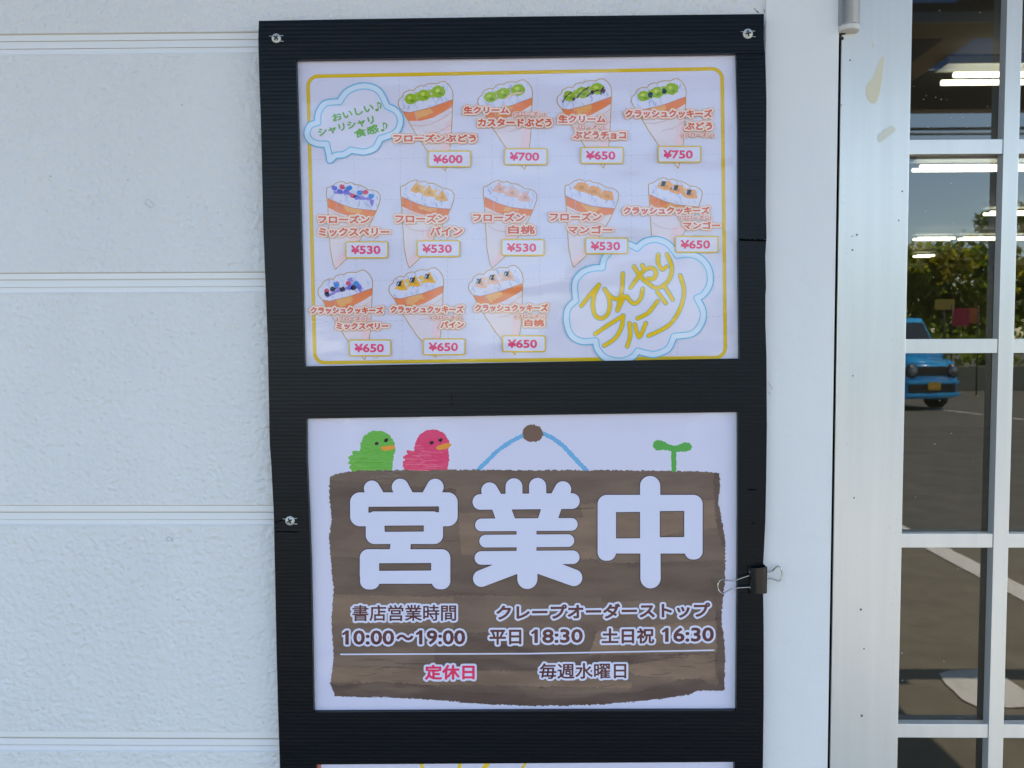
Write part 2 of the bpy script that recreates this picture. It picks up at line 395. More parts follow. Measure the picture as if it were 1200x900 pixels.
for k in range(-5, 8):
    zt = z0 - (k - 1) * pitch; zb = z0 - k * pitch     # slit above / slit below this course
    if zb < 0: continue
    pr = [(zt + dz, dy, mi) for dz, dy, mi in prof[4:]] + [(zb + dz, dy, mi) for dz, dy, mi in prof[:5]]
    V, Fc, idx = [], [], []
    for z, y, mi in pr: V += [(-3.0, y, z), (XT, y, z)]
    for i in range(len(pr) - 1):
        Fc.append((2 * i, 2 * i + 2, 2 * i + 3, 2 * i + 1)); mi = pr[i + 1][2]
        if i == len(prof[4:]) - 1: mi = 0
        if i == len(pr) - 2 or i == 0: mi = 2
        idx.append(mi)
    mesh('siding_panel', V, Fc, [M['siding'], M['groove'], M['slit']], wallT, idx=idx)
XGAP = P(977.0, 450, -.003)[0]
box('corner_trim', XT, XGAP, -.0030, .05, 0, 3.1, M['trim'], wallT, .0008)
box('inner_wall', -3, XT - .002, .006, .12, 0, 3.1, M['trim'], wallT)
def mark(name, f, bb, Y, m_, parent, step=.3):
    V, Fc = contour_mesh(f, bb, step)
    if V:
        A = np.array(V); return mesh(name, P(A[:, 0], A[:, 1], Y), Fc, m_, parent)
M['dent'] = mat('grey_mark_and_dent_shade', (.50, .50, .50), .6)
mark('dent_shade', rough_edge(band(cap((197, 631), (200, 633), 1.6), .5), .5, .9, 2), (190, 625, 206, 640), -.0006, M['dent'], wallT)  # small dents, their shade drawn as flat grey rings
mark('dent_shade', rough_edge(band(cap((173, 237), (177, 240), 3), .3), .4, .9, 3), (166, 230, 184, 246), -.0006, M['dent'], wallT)
for x, y, r in ((59, 206.5, 1.0), (149.5, 211, .9), (213, 123, 1), (22, 883, .8), (255, 249, .7)):
    mark('speck', cap((x, y), (x + .5, y + .3), r), (x - 3, y - 3, x + 3, y + 3), -.0006, M['dent'], wallT, .25)
mark('scratch', rough_edge(union(line([(884, 10), (887, 13.5)], .5), line([(887, 13), (889, 15)], .6), line([(895, 11), (896, 14)], .5)), .3, 1, 4), (880, 6, 900, 18), -.0034, M['speck'], wallT, .25)
mark('crack', rough_edge(union(line([(900, 448), (903, 452), (905, 456)], .5), line([(901, 460), (904, 462)], .4)), .3, 1, 9), (896, 444, 910, 466), -.0034, M['dent'], wallT, .25)

# ------------------------------------------------------------------ door
door = thing('shop_door', 'silver aluminium door with small square glass panes beside the white trim', 'door')
YS = -.0005                                     # face of the stile
XS0, XS1 = P(980.0, 450, YS)[0], P(1060.5, 450, YS)[0]
XM = P(1046.0, 450, YS)[0]
VM = (P(1169.5, 450, YS)[0], P(1187.3, 450, YS)[0]); colp = VM[0] - XS1 + (VM[1] - VM[0])
NC, mw = 6, VM[1] - VM[0]; XE = XS1 + NC * colp - mw
bars = [(P(1110, a, YS)[2], P(1110, b, YS)[2]) for a, b in ((163, 180), (399.6, 416), (628.7, 645), (849.4, 866))]
bp = (bars[0][0] - bars[3][0]) / 3; bh = sum(a - b for a, b in bars) / 4; zb0 = bars[0][0]
zrows = [zb0 - bp * k for k in range(-2, 7)]    # tops of the horizontal muntins
ZTOP, ZBOT = zb0 + bp * 3 - bh, zb0 - bp * 7
box('gap_shade_strip', XGAP, XS0, .0012, .045, 0, 2.4, M['black_gap'], door)  # black strip standing in for the deep shade of the open gap
box('door_stile', XS0, XS1, YS, .04, .03, ZTOP + .1, M['alu'], door, .0006)
box('door_stile', XE, XE + .075, YS, .04, .03, ZTOP + .1, M['alu'], door, .0012)
box('top_rail', XS1 + .0003, XE - .0003, YS + .001, .04, ZTOP, ZTOP + .1, M['alu'], door, .001)
box('bottom_rail', XS1 + .0003, XE - .0003, YS + .001, .04, .03, ZBOT, M['alu'], door, .001)
def muntin(x0, x1, z0_, z1_, yf):
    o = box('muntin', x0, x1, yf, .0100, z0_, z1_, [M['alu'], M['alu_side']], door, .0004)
    o.data.polygons.foreach_set('material_index', [1 if abs(p.normal.x) > .9 else 0 for p in o.data.polygons])  # side faces take a darker aluminium, shade put into the colour
for c in range(1, NC): muntin(XS1 + c * colp - mw, XS1 + c * colp, ZBOT + .0003, ZTOP - .0003, YS + .0006)
for zt in zrows:
    for c in range(NC):
        muntin(XS1 + c * colp + .0003, XS1 + (c + 1) * colp - mw - .0003, zt - bh, zt, YS + .0014)
ed = [ZTOP] + [z for zt in zrows for z in (zt, zt - bh)] + [ZBOT]
for r_ in range(0, len(ed), 2):
    for c in range(NC):
        x0, x1 = XS1 + c * colp - (mw / 2 if c else 0) , XS1 + (c + 1) * colp - mw / 2
        zt, zb_ = ed[r_] + (bh / 2 if r_ else 0), ed[r_ + 1] - bh / 2
        mesh('pane', [(x0, YG, zb_), (x1, YG, zb_), (x1, YG, zt), (x0, YG, zt)], [(0, 1, 2, 3)], M['glass'], door)
# hinge
hx = P(995.3, 15, -.004)[0]; hz = P(995, 27, -.012)[2]
V, Fc, n = [], [], 28; rr = .0096
rings = [(hz + .16, rr), (hz + .0016, rr), (hz + .0012, rr * .95), (hz + .0006, rr * .95), (hz, rr * .985), (hz - .004, rr * .96), (hz - .0046, rr * .86)]
for z, r0 in rings: V += [(hx + r0 * math.cos(2 * math.pi * k / n), -.003 + r0 * math.sin(2 * math.pi * k / n), z) for k in range(n)]
for i in range(len(rings) - 1):
    for k in range(n): Fc.append((i * n + k, i * n + (k + 1) % n, (i + 1) * n + (k + 1) % n, (i + 1) * n + k))
cyl = mesh('hinge', V[:4 * n], Fc[:3 * n] + [tuple(range(n))], M['hinge_metal'], door, smooth=False)
cyl.data.polygons.foreach_set('use_smooth', [len(p.vertices) == 4 for p in cyl.data.polygons])
mesh('hinge_cap', V[4 * n:], [tuple(i - 4 * n for i in t) for t in Fc[4 * n:]] + [tuple(range(2 * n, 3 * n))], M['cap'], cyl)
mark('grime', rough_edge(union(cap((984, 33), (988, 37), 3.6), cap((985, 39), (984, 42), 2.4), cap((987, 45), (987, 46), 1.3)), .9, .6, 5), (974, 26, 1000, 54), YS - .0006, M['dark'], door)
# stains and specks on the stile
zz = zoomed(960, 0, 5)
mark('glue_stain', rough_edge(poly(spline(zz([(378, 322), (372, 420), (355, 540), (335, 595), (310, 605), (285, 580), (275, 530), (282, 490), (315, 455), (340, 390)]), True)), .25, .5, 7), (1012, 60, 1038, 124), YS - .0003, M['glue'], door)
mark('glue_stain', rough_edge(poly(spline(zz([(340, 800), (400, 745), (435, 738), (450, 765), (400, 800), (365, 835)]), True), -.4), 1.1, .5, 8), (1024, 142, 1054, 170), YS - .0003, M['glue_thin'], door)
mark('glue_stain', rough_edge(poly(zz([(315, 250), (325, 275), (315, 278), (308, 255)])), .5, .7, 3), (1018, 46, 1030, 60), YS - .0003, M['glue'], door)
rnd = random.Random(3)
sp = [(1004.5, 275, .9), (999, 277, .6), (998.8, 293, 1.0), (999.5, 440, .7), (1000.8, 583.5, .9), (1009, 714, 1.1), (1012.5, 760, .8), (1010, 839, 1.2), (986, 123, .6), (1057.5, 224, .8), (1053, 258, .7), (996, 71, .8), (1018, 6, .5)]
sp += [(rnd.uniform(1040, 1058), rnd.uniform(200, 860), rnd.uniform(.25, .5)) for _ in range(40)] + [(rnd.uniform(985, 1008), rnd.uniform(40, 720), rnd.uniform(.25, .45)) for _ in range(30)]
def specks(X, Y):
    d = np.full(X.shape, 1e9)
    return d
for i, (x, y, r) in enumerate(sp):
    mark('speck', cap((x, y), (x + rnd.uniform(-.6, .6), y + rnd.uniform(-.8, .8)), r), (x - 3, y - 3, x + 3, y + 3), YS - .0003, M['speck'] if r > .5 else M['dent'], door, .25)

M['dust'] = mat('pale_dust', (.62, .62, .58), .8)
rd = random.Random(12)
for k in range(44):
    x, y = (rd.uniform(1068, 1166), rd.choice([rd.uniform(3, 160), rd.uniform(100, 150), rd.uniform(185, 395), rd.uniform(420, 625), rd.uniform(650, 845)])); r = rd.uniform(.22, .5)
    mark('dust_speck', cap((x, y), (x + rd.uniform(-.3, .3), y), r), (x - 2, y - 2, x + 2, y + 2), YG - .0004, M['dust'], door, .2)
# wall beyond the door and above it, and the shop's own shell
XR = XE + .08
far = thing('entrance_wall', 'white siding wall continuing right of the glass door', 'wall')
box('siding_panel', XR, XR + 4, 0, .12, 0, 3.1, M['siding'], far)
box('lintel', XGAP, XR - .001, -.002, .05, ZTOP + .104, 3.1, M['trim'], far, .001)
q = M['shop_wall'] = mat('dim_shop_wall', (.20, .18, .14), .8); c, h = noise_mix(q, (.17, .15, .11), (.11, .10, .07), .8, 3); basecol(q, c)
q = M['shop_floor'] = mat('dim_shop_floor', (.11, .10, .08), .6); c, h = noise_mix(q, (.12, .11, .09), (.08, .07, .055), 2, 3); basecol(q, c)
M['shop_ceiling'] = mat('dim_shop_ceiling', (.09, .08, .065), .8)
HC = 1.25
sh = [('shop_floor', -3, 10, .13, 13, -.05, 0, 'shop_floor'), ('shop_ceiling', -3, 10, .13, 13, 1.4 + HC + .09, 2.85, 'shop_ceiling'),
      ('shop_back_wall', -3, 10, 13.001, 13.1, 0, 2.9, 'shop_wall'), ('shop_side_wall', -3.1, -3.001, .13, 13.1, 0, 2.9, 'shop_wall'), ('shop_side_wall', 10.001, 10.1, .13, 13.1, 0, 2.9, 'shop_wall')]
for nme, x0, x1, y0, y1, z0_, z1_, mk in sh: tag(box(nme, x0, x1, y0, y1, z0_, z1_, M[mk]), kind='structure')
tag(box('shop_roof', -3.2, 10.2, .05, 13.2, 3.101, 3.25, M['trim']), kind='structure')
# ceiling tubes
q = M['tube'] = mat('lit_fluorescent_tube', (1, 1, .95)); b_ = q.node_tree.nodes['Principled BSDF']; b_.inputs['Emission Color'].default_value = (1, .98, .86, 1); b_.inputs['Emission Strength'].default_value = 1.5
M['housing'] = mat('white_light_housing', (.5, .5, .46), .5)
def dist(py): return HC * F / (py_h - py)
d_ = ray(1110, 300.); py_h = 450 - F * math.tan(TILT)
rows = [(92.5, 1103, [1.25, 1.25, 1.25], 'nearest the door'), (197.5, 1069, [1.25, 1.25, 1.25], 'second from the door'), (250, 1153, [1.25, 1.25], 'third from the door'), (280, 1070, [.49, 1.25, 1.25], 'fourth from the door'), (300, 1070, [.30], 'farthest from the door')]
names = ['left end', 'middle', 'right end']
for py, px, lens, where in rows:
    dd = ray(px, py); D = float(dd[1] * HC / dd[2]); x = P(px, py, CAM[1] + D)[0]
    for i, ln in enumerate(lens):
        t = thing('ceiling_light', 'twin fluorescent ceiling light seen through the glass, row %s, %s' % (where, names[i] if len(lens) > 1 else 'short single fitting'), 'ceiling light', 'fluorescent ceiling lights inside the shop', (x, CAM[1] + D, 1.4 + HC))
        box('housing', 0, ln, -.06, .06, .05, .085, M['housing'], t)
        for dy in (-.055, .055): tube('tube', [(.03, dy, 0), (ln - .03, dy, 0)], .0125, M['tube'], t, 10)
        x += ln + .04

# ------------------------------------------------------------------ notice board
board = thing('notice_board', 'black corrugated plastic board with three cut-out windows screwed to the wall', 'notice board')
YB, YB2 = -.0125, -.0075
outer = [(303.3, 62), (304, 100), (305.5, 135), (308.6, 270), (311, 330), (313.7, 400), (316, 520), (317.6, 540), (320.7, 600), (322, 660), (324, 760), (325.5, 820), (328, 900), (338, 1290), (889, 1290), (894, 900), (895, 820), (895, 740), (894.4, 697), (894.5, 660), (897, 610), (898, 560), (898.7, 500), (898.3, 420), (897, 380), (897, 345), (897.7, 338), (896.9, 300), (897.9, 284), (897.3, 240), (897.7, 120), (897, 80), (895.6, 62)]
w1 = [(346.8, 69.9), (350, 170), (353.5, 300), (356.7, 429.3), (620, 424.5), (866.7, 420), (865.3, 300), (865, 150), (863, 62.4)]
w2 = [(358.7, 490.7), (359.3, 540), (362, 600), (364.2, 660), (366, 750), (367.4, 835), (620, 833.6), (862.9, 833), (864.2, 700), (864.9, 600), (865, 482.9), (620, 486.5)]
w3 = [(370, 896), (377, 1243), (859, 1240), (861, 893)]
w1b = [(346.8, 69.9 if False else 69.9)] 
strip = [(303.3, 24.4), (410, 22.4), (620, 19.3), (895.2, 16.4), (895, 44), (896, 62.2), (863, 62.3), (620, 66), (346.7, 69.9), (303.1, 70.3), (302.6, 45)]
left_bottom = outer[1:outer.index((897.9, 284))]                 # down the left side, along the bottom and up the right side to the slit
panel = [(303.3, 24.4), (302.6, 45)] + left_bottom + [(897.9, 281.6), (865.2, 281.2), (865.3, 300), (866.7, 420), (620, 424.5), (356.7, 429.3), (353.5, 300), (350, 170), (346.8, 69.9), (620, 66), (863, 62.4), (895.9, 62.2), (895, 44), (895.2, 16.4), (620, 19.3), (410, 22.4)]
slab('board_panel', [panel, w2, w3], YB, YB2, M['board'], board)
slab('infill_strip', [[(862.8, 60), (896.4, 60), (897.3, 80), (898.2, 120), (897.6, 240), (898.3, 280.6), (865.2, 280.3), (865, 150)]], YB + .0013, YB2 + .0001, M['board'], board)
mark('cut_slit', rough_edge(line([(866, 281), (880, 281.3), (897, 281.6)], .9), .4, .5, 1), (864, 277, 899, 286), YB - .0002, M['board_cut'], board)
for sp_ in ([(877, 573.6), (886, 574)], [(880, 613), (884, 613.3)], [(322, 612.5), (331, 609.5)], [(324, 623), (350, 623.5)]):
    mark('cut_slit', rough_edge(line(sp_, .65), .3, .5, 1), bbp(sp_, 4), YB - .0002, M['board_cut'], board)
mark('cut_slit', rough_edge(line([(529, 462), (529.5, 474)], .3), .3, .5, 2), (525, 458, 533, 482), YB - .0002, M['board_cut'], board)
def screw(px, py, Yf, r, rot):
    c = P(px, py, Yf - .001); V, Fc, n = [], [], 24
    rings = [(r, 0), (r, -.0007), (r * .95, -.0011), (r * .85, -.0013), (r * .72, -.0012), (r * .70, -.0018), (.00001, -.0018)]
    for rr_, dy in rings: V += [(c[0] + rr_ * math.cos(2 * math.pi * k / n), c[1] + .001 + dy, c[2] + rr_ * math.sin(2 * math.pi * k / n)) for k in range(n)]
    for i in range(len(rings) - 1):
        for k in range(n): Fc.append((i * n + k, i * n + (k + 1) % n, (i + 1) * n + (k + 1) % n, (i + 1) * n + k))
    s = mesh('screw', V, Fc, M['steel'], board, smooth=True)
    V, Fc = [], []
    for a in (0, math.pi / 2):
        o = len(V); ca, sa = math.cos(a + rot), math.sin(a + rot)
        for u, v in ((-.6, -.17), (.6, -.17), (.6, .17), (-.6, .17)):
            V.append((c[0] + (u * ca - v * sa) * r, c[1] - .00085 - (.00002 if a else 0), c[2] + (u * sa + v * ca) * r))
        Fc.append((o, o + 1, o + 2, o + 3))
    mesh('cross_slot_shade', V, Fc, M['dark'], s)  # flat dark cross painted for the shade inside the recess
    mark('scrape', union(line([(px - 8, py - 2.4), (px - 5, py - 2.2)], .3), line([(px + 5, py - 3), (px + 8, py - 2.8)], .35), line([(px + 5, py + 3.6), (px + 8.5, py + 3.8)], .35)), (px - 10, py - 5, px + 11, py + 6), Yf - .0002, M['dent'], board, .25)
screw(323.6, 44.6, YB, .0042, .9); screw(876.6, 39.3, YB, .0044, .2); screw(339.6, 610.4, YB, .0043, .5)

# ------------------------------------------------------------------ menu poster
menu = thing('menu_poster', 'laminated crepe menu with yellow border and twelve cone pictures in the upper window', 'poster')
def sheet(polypts, parent, name='paper_sheet'): return slab(name, [polypts], SHEET, SHEET + .0004, M['paper'], parent)
sheet([(341, 62), (351, 437), (872, 428), (868, 55)], menu)
WH = ink(204, 210, 230)
mark('film_margin', poly([(341, 62), (351.5, 62), (362.0, 436), (351, 436)]), (340, 60, 364, 438), SHEET - GAP, M['film_edge'], menu, 1.0)
mark('film_margin', poly([(858.5, 55), (868, 55), (871, 430), (861.5, 430)]), (856, 54, 872, 432), SHEET - GAP, M['film_edge'], menu, 1.0)
frame = poly([(373, 101.3), (834.3, 92.6), (838, 407), (380.7, 413)], 12)
put('border', both(band(frame, 2.1), lambda X, Y: Y - 500), (355, 70, 858, 432), 2, ink(203, 178, 52), menu, .6)
dash = ink(186, 193, 212)
def dashed(p, q_):
    fs = []; Ln = math.hypot(q_[0] - p[0], q_[1] - p[1]); k = 0
    while k < Ln:
        a = k / Ln; b = min(1, (k + 3.6) / Ln); fs.append(line([(p[0] + (q_[0] - p[0]) * a, p[1] + (q_[1] - p[1]) * a), (p[0] + (q_[0] - p[0]) * b, p[1] + (q_[1] - p[1]) * b)], .38)); k += 6.4
    put('dashed_line', union(*fs), pad((min(p[0], q_[0]), min(p[1], q_[1]), max(p[0], q_[0]), max(p[1], q_[1])), 2), 1, dash, menu, .4)
for xt, xb in ((414, 418.5), (468, 472), (522, 525.5), (576, 579.5), (630, 633.5), (684.5, 687), (739, 740.5), (793, 794)): dashed((xt, 92), (xb, 420))
for yl, yr in ((136.5, 129), (187, 180.5), (235.5, 227.5), (282.5, 277), (329, 325), (377, 371)): dashed((367, yl), (846, yr))

A1 = zoomed(460, 85, 7.5); B1 = zoomed(455, 205, 7.5)
coneA = dict(out=A1([(50, 275), (58, 238), (85, 215), (100, 178), (148, 155), (185, 162), (212, 130), (250, 116), (278, 121), (303, 103), (350, 97), (392, 101), (422, 83), (458, 80), (494, 108), (522, 150), (531, 195), (526, 300), (520, 440), (512, 600), (490, 760), (462, 866), (420, 810), (300, 680), (200, 530), (90, 340), (60, 305)]),
    cream=A1([(50, 275), (58, 238), (85, 215), (100, 178), (148, 155), (185, 162), (212, 130), (250, 116), (278, 121), (303, 103), (350, 97), (392, 101), (422, 83), (458, 80), (494, 108), (522, 150), (531, 195), (529, 236), (450, 264), (350, 302), (250, 327), (150, 351), (85, 338), (60, 305)]),
    crust=A1([(85, 338), (150, 351), (250, 327), (350, 302), (450, 264), (529, 236), (525, 298), (450, 345), (350, 398), (250, 424), (140, 425)]),
    lines=[A1([(170, 465), (260, 469), (350, 446), (450, 396), (520, 346)]), A1([(320, 535), (420, 512), (515, 455)])],
    blush=A1([(470, 480), (517, 440), (510, 640), (495, 700), (440, 700)]), spots=A1([(160, 232), (275, 200), (405, 168)]), gold=A1([(215, 335), (330, 310), (345, 350), (250, 395), (215, 385)]), fold=A1([(200, 352), (208, 400), (230, 424)]))
coneB = dict(out=B1([(108, 160), (110, 102), (148, 90), (188, 62), (238, 44), (282, 64), (322, 55), (356, 75), (400, 76), (440, 97), (472, 119), (520, 122), (556, 140), (579, 170), (574, 222), (550, 290), (500, 400), (400, 560), (290, 720), (185, 817), (163, 760), (140, 640), (128, 430), (118, 250)]),
    cream=B1([(108, 160), (110, 102), (148, 90), (188, 62), (238, 44), (282, 64), (322, 55), (356, 75), (400, 76), (440, 97), (472, 119), (520, 122), (556, 140), (579, 170), (574, 222), (548, 300), (450, 292), (350, 280), (250, 250), (170, 215), (118, 190)]),
    crust=B1([(118, 190), (170, 215), (250, 250), (350, 280), (450, 292), (548, 300), (520, 352), (430, 365), (330, 355), (220, 325), (122, 275)]),
    lines=[B1([(125, 300), (230, 345), (330, 372)]), B1([(150, 440), (200, 475), (290, 494), (360, 490)])],
    blush=B1([(330, 480), (420, 500), (330, 650), (250, 740), (200, 790), (190, 760), (290, 620)]), spots=B1([(245, 110), (355, 145), (470, 185)]), gold=B1([(262, 262), (350, 285), (420, 292), (400, 320), (300, 310)]), fold=B1([(197, 232), (200, 290), (215, 322)]))
def sh_(pts, dx, dy): return [(x + dx, y + dy) for x, y in pts]
def crepe(T, dx, dy, kind, ly, seed, clipf=None):
    o = sh_(T['out'], dx, dy); fo = poly(o); bb = bbp(o)
    c = (lambda f: f) if clipf is None else (lambda f: both(f, clipf))
    root = put('crepe_picture', c(grow(fo, .55)), bb, ly, ink(182, 154, 78), menu)
    put('wrapper', c(grow(fo, -.35)), bb, ly + 1, ink(210, 206, 216), root)
    bl = sh_(T['blush'], dx, dy); put('wrapper_shade', c(rough_edge(both(grow(poly(spline(bl, True)), 1.0), grow(fo, -.5)), .6, .3, seed)), bbp(bl), ly + 2, ink(220, 198, 206), root)
    cr = sh_(T['crust'], dx, dy); put('crust', c(both(poly(cr), grow(fo, -.3))), bbp(cr), ly + 3, ink(218, 132, 88), root)
    put('crust_tint', both(c(both(rough_edge(poly(cr), .9, .35, seed + 3), grow(fo, -.5))), grow(poly(cr), .9)), bbp(cr), ly + 4, ink(216, 134, 112), root) if False else None
    go = sh_(T['gold'], dx, dy); put('crust_highlight', c(both(rough_edge(poly(spline(go, True)), 2.0, .28, seed + 1), grow(poly(cr), -.4))), bbp(go), ly + 4, ink(226, 166, 108), root)
    for ln in T['lines'] + [T['fold']]:
        l2 = spline(sh_(ln, dx, dy)); put('wrapper_line', c(both(line(l2, .33), grow(fo, 0))), bbp(l2), ly + 5, ink(196, 172, 178), root, .35)
    cm = sh_(T['cream'], dx, dy); cf = poly(cm)
    put('cream', c(both(cf, grow(fo, -.4))), bbp(cm), ly + 5, ink(203, 210, 232), root)
    put('cream_edge', c(both(band(cf, .3), lambda X, Y: -(fo(X, Y) + 1.0))) if False else c(both(band(cf, .35), grow(fo, -1.0))), bbp(cm), ly + 6, ink(160, 150, 165), root)
    # blue-grey folds of the cream
    rs = random.Random(seed); x0, y0, x1, y1 = bbp(cm, -4); fs = []
    for _ in range(46):
        x = rs.uniform(x0, x1); y = rs.uniform(y0, y1); a = rs.uniform(-.5, .9) + 1.2; ln = rs.uniform(1.2, 3.6)
        fs.append(line(spline([(x, y), (x + math.cos(a) * ln + .9, y + math.sin(a) * ln), (x + math.cos(a) * ln * 2, y + math.sin(a) * ln * 2)], k=3), rs.uniform(.35, .8)))
    put('cream_fold', c(both(union(*fs), grow(cf, -.8))), bbp(cm), ly + 7, ink(180, 195, 226), root, .4)['kind'] = 'stuff'
    put('cream_shade', c(both(union(*[lambda X, Y, g=g_, : g(X, Y) + .25 for g_ in fs[::4]]), grow(cf, -.8))), bbp(cm), ly + 7.5, ink(150, 166, 208), root, .4)['kind'] = 'stuff'
    # toppings
    sps = sh_(T['spots'], dx, dy); tl = ly + 8
    def blob(name, x, y, rx, col, s2, ry=None, l2=0):
        ry = ry or rx; f = lambda X, Y: (np.hypot((X - x) / rx, (Y - y) / ry) - 1) * min(rx, ry)
        put(name, rough_edge(f, .55, .55, s2), (x - rx - 2, y - ry - 2, x + rx + 2, y + ry + 2), tl + l2, ink(*col), root, .35)
    if kind[0] == 'g':
        for i, (x, y) in enumerate(sps):
            rx = 7.2 + .4 * i; blob('grape', x, y, rx, (142, 178, 62), seed + i, rx * .86); blob('grape_shine', x - 1.4, y - 1.6, 2.5, (186, 205, 100), seed + 9 + i, 1.9, 1)
            blob('grape_shade', x + 2, y + 2.1, 2.4, (112, 150, 62), seed + 19 + i, 1.5, 1)
    for i in (0, 1):
        mx_, my_ = (sps[i][0] + sps[i + 1][0]) / 2, (sps[i][1] + sps[i + 1][1]) / 2
        ec = {'g': (160, 184, 92), 'p': (220, 184, 120), 'h': (220, 190, 176), 'm': (224, 172, 112), 'y': (226, 184, 90), 'b': (150, 140, 206)}[kind[0]]
        blob('topping', mx_ - .5, my_ - 2.6, 3.4, ec, seed + 70 + i, 2.5, -.6); blob('topping', mx_ + 1, my_ + 3.0, 3.0, ec, seed + 80 + i, 1.9, -.6)
    if kind == 'gk':
        for i in (0, 1): blob('sauce', (sps[i][0] + sps[i + 1][0]) / 2, (sps[i][1] + sps[i + 1][1]) / 2 + .6, 2.5, (44, 70, 84), seed + 40 + i, 3.3, 2)
    if kind == 'gc':
        for a, b in (((-8, 7), (2, -4)), ((9, 2), (22, -10)), ((20, 1), (34, -7)), ((37, -2), (40, -10))):
            x, y = sps[0]; put('chocolate', rough_edge(line(spline([(x + a[0], y + a[1]), (x + (a[0] + b[0]) / 2 - 1, y + (a[1] + b[1]) / 2 - 1), (x + b[0], y + b[1])]), .7), .3, .7, seed), (x + min(a[0], b[0]) - 3, y + min(a[1], b[1]) - 3, x + max(a[0], b[0]) + 3, y + max(a[1], b[1]) + 3), tl + 3, ink(92, 70, 86), root, .35)
        for dx_, dy_ in ((5, 3.5), (27, -4.5), (40, -6)): blob('chocolate', sps[0][0] + dx_, sps[0][1] + dy_, 2.1, (96, 78, 96), seed + 60, 2.4, 3)
    if kind == 'gu': put('custard', rough_edge(line(spline([(sps[1][0] + 3, sps[1][1] + 5), (sps[1][0] + 10, sps[1][1] + 1), (sps[2][0] + 4, sps[2][1] + 3)]), 1.0), .3, .6, seed), bbp(sps, 8), tl + 3, ink(222, 196, 170), root, .35)
    fruit = {'p': (214, 168, 98), 'h': (216, 180, 168), 'm': (220, 160, 100), 'y': (222, 172, 60)}
    if kind[0] in 'phmy':
        for i, (x, y) in enumerate(sps):
            s_ = 7.4 if kind[0] == 'm' else 6.8
            tri = [(x - s_, y + s_ * .55), (x + s_ * .1, y - s_ * .95), (x + s_, y + s_ * .75), (x, y + s_ * .8)] if kind[0] != 'm' else [(x - s_ * 1.1, y + s_ * .2), (x - s_ * .3, y - s_ * .7), (x + s_ * .9, y - s_ * .5), (x + s_ * 1.1, y + s_ * .6), (x, y + s_ * .7)]
            put('fruit_piece', rough_edge(poly(tri, .6), .5, .5, seed + i), bbp(tri, 3), tl, ink(*fruit[kind[0]]), root, .35)
            put('fruit_shade', rough_edge(poly(sh_([(a_ * .45 + x * .55, b_ * .45 + y * .55) for a_, b_ in tri], .8, .8)), .5, .6, seed + i + 7), bbp(tri, 3), tl + 1, ink(*[int(v * .9) for v in fruit[kind[0]]]), root, .35)
    if len(kind) > 1 and kind[1] == 'k' and kind[0] != 'g':
        for i, (x, y) in enumerate(sps):
            tri = [(x - 4.5, y + 1), (x - 3, y - 4.5), (x + 2.2, y - 4.8), (x + .6, y + 1.2)]
            put('cookie', rough_edge(poly(sh_(tri, -1.5 if T is coneA else 0, 0)), .4, .6, seed + i), bbp(tri, 4), tl + 2, ink(50, 66, 78), root, .35)
            put('cookie_cream', line([(x - 4.8, y + .5), (x - 3.2, y - 3)], .4), bbp(tri, 4), tl + 3, ink(200, 210, 225), root, .35)
    if kind[0] == 'b':
        pts = [(-9, -1, 'b'), (0, -2.5, 'r'), (9, -1.2, 'B'), (5, 3, 'b'), (12, 8, 'r'), (20, 5, 'B'), (27, 4, 'r'), (34, 8.5, 'B'), (17, 10, 'b'), (-3, 3, 'b')] if T is coneB else [(-4, 4, 'r'), (3, 2, 'k'), (7, -3, 'B'), (14, 2, 'k'), (21, -5, 'r'), (30, -5, 'B'), (-4, 8, 'k'), (27, 0, 'k'), (33, -1, 'b'), (23, 0, 'b')]
        x, y = sps[0]
        put('berry_sauce', rough_edge(line(spline([(x - 8, y + 4), (x + 6, y + 5), (x + 20, y + 11), (x + 33, y + 12), (x + 35, y + 19)] if T is coneB else [(x - 4, y + 11), (x + 8, y + 4), (x + 20, y + 1), (x + 33, y - 3), (x + 35, y + 4)]), 1.6), .8, .5, seed), bbp(sps, 14), tl, ink(140, 128, 208), root, .35)
        for i, (a_, b_, k_) in enumerate(pts): blob('berry', x + a_, y + b_, 3.2, {'b': (104, 112, 206), 'r': (196, 84, 112), 'B': (62, 138, 210), 'k': (58, 66, 88)}[k_], seed + i, 2.8, 1 + i % 2)
    return root
cloudclip = None
crepe(coneA, 0, 0, 'g', 3, 1); crepe(coneA, 93.2, -2, 'gu', 3, 2); crepe(coneA, 186, -3.4, 'gc', 3, 3); crepe(coneA, 273.2, -3.3, 'gk', 3, 4)
crepe(coneB, -86.6, 1.6, 'b', 3, 5); crepe(coneB, 0, 0, 'p', 3, 6); crepe(coneB, 97, .5, 'h', 3, 7); crepe(coneB, 192.7, -.8, 'm', 3, 8); crepe(coneB, 290.6, -2.6, 'mk', 3, 9)
crepe(coneA, -94.2, 221, 'b', 3, 10); crepe(coneA, -11, 218.2, 'yk', 3, 11); crepe(coneA, 82.2, 215.4, 'hk', 3, 12)

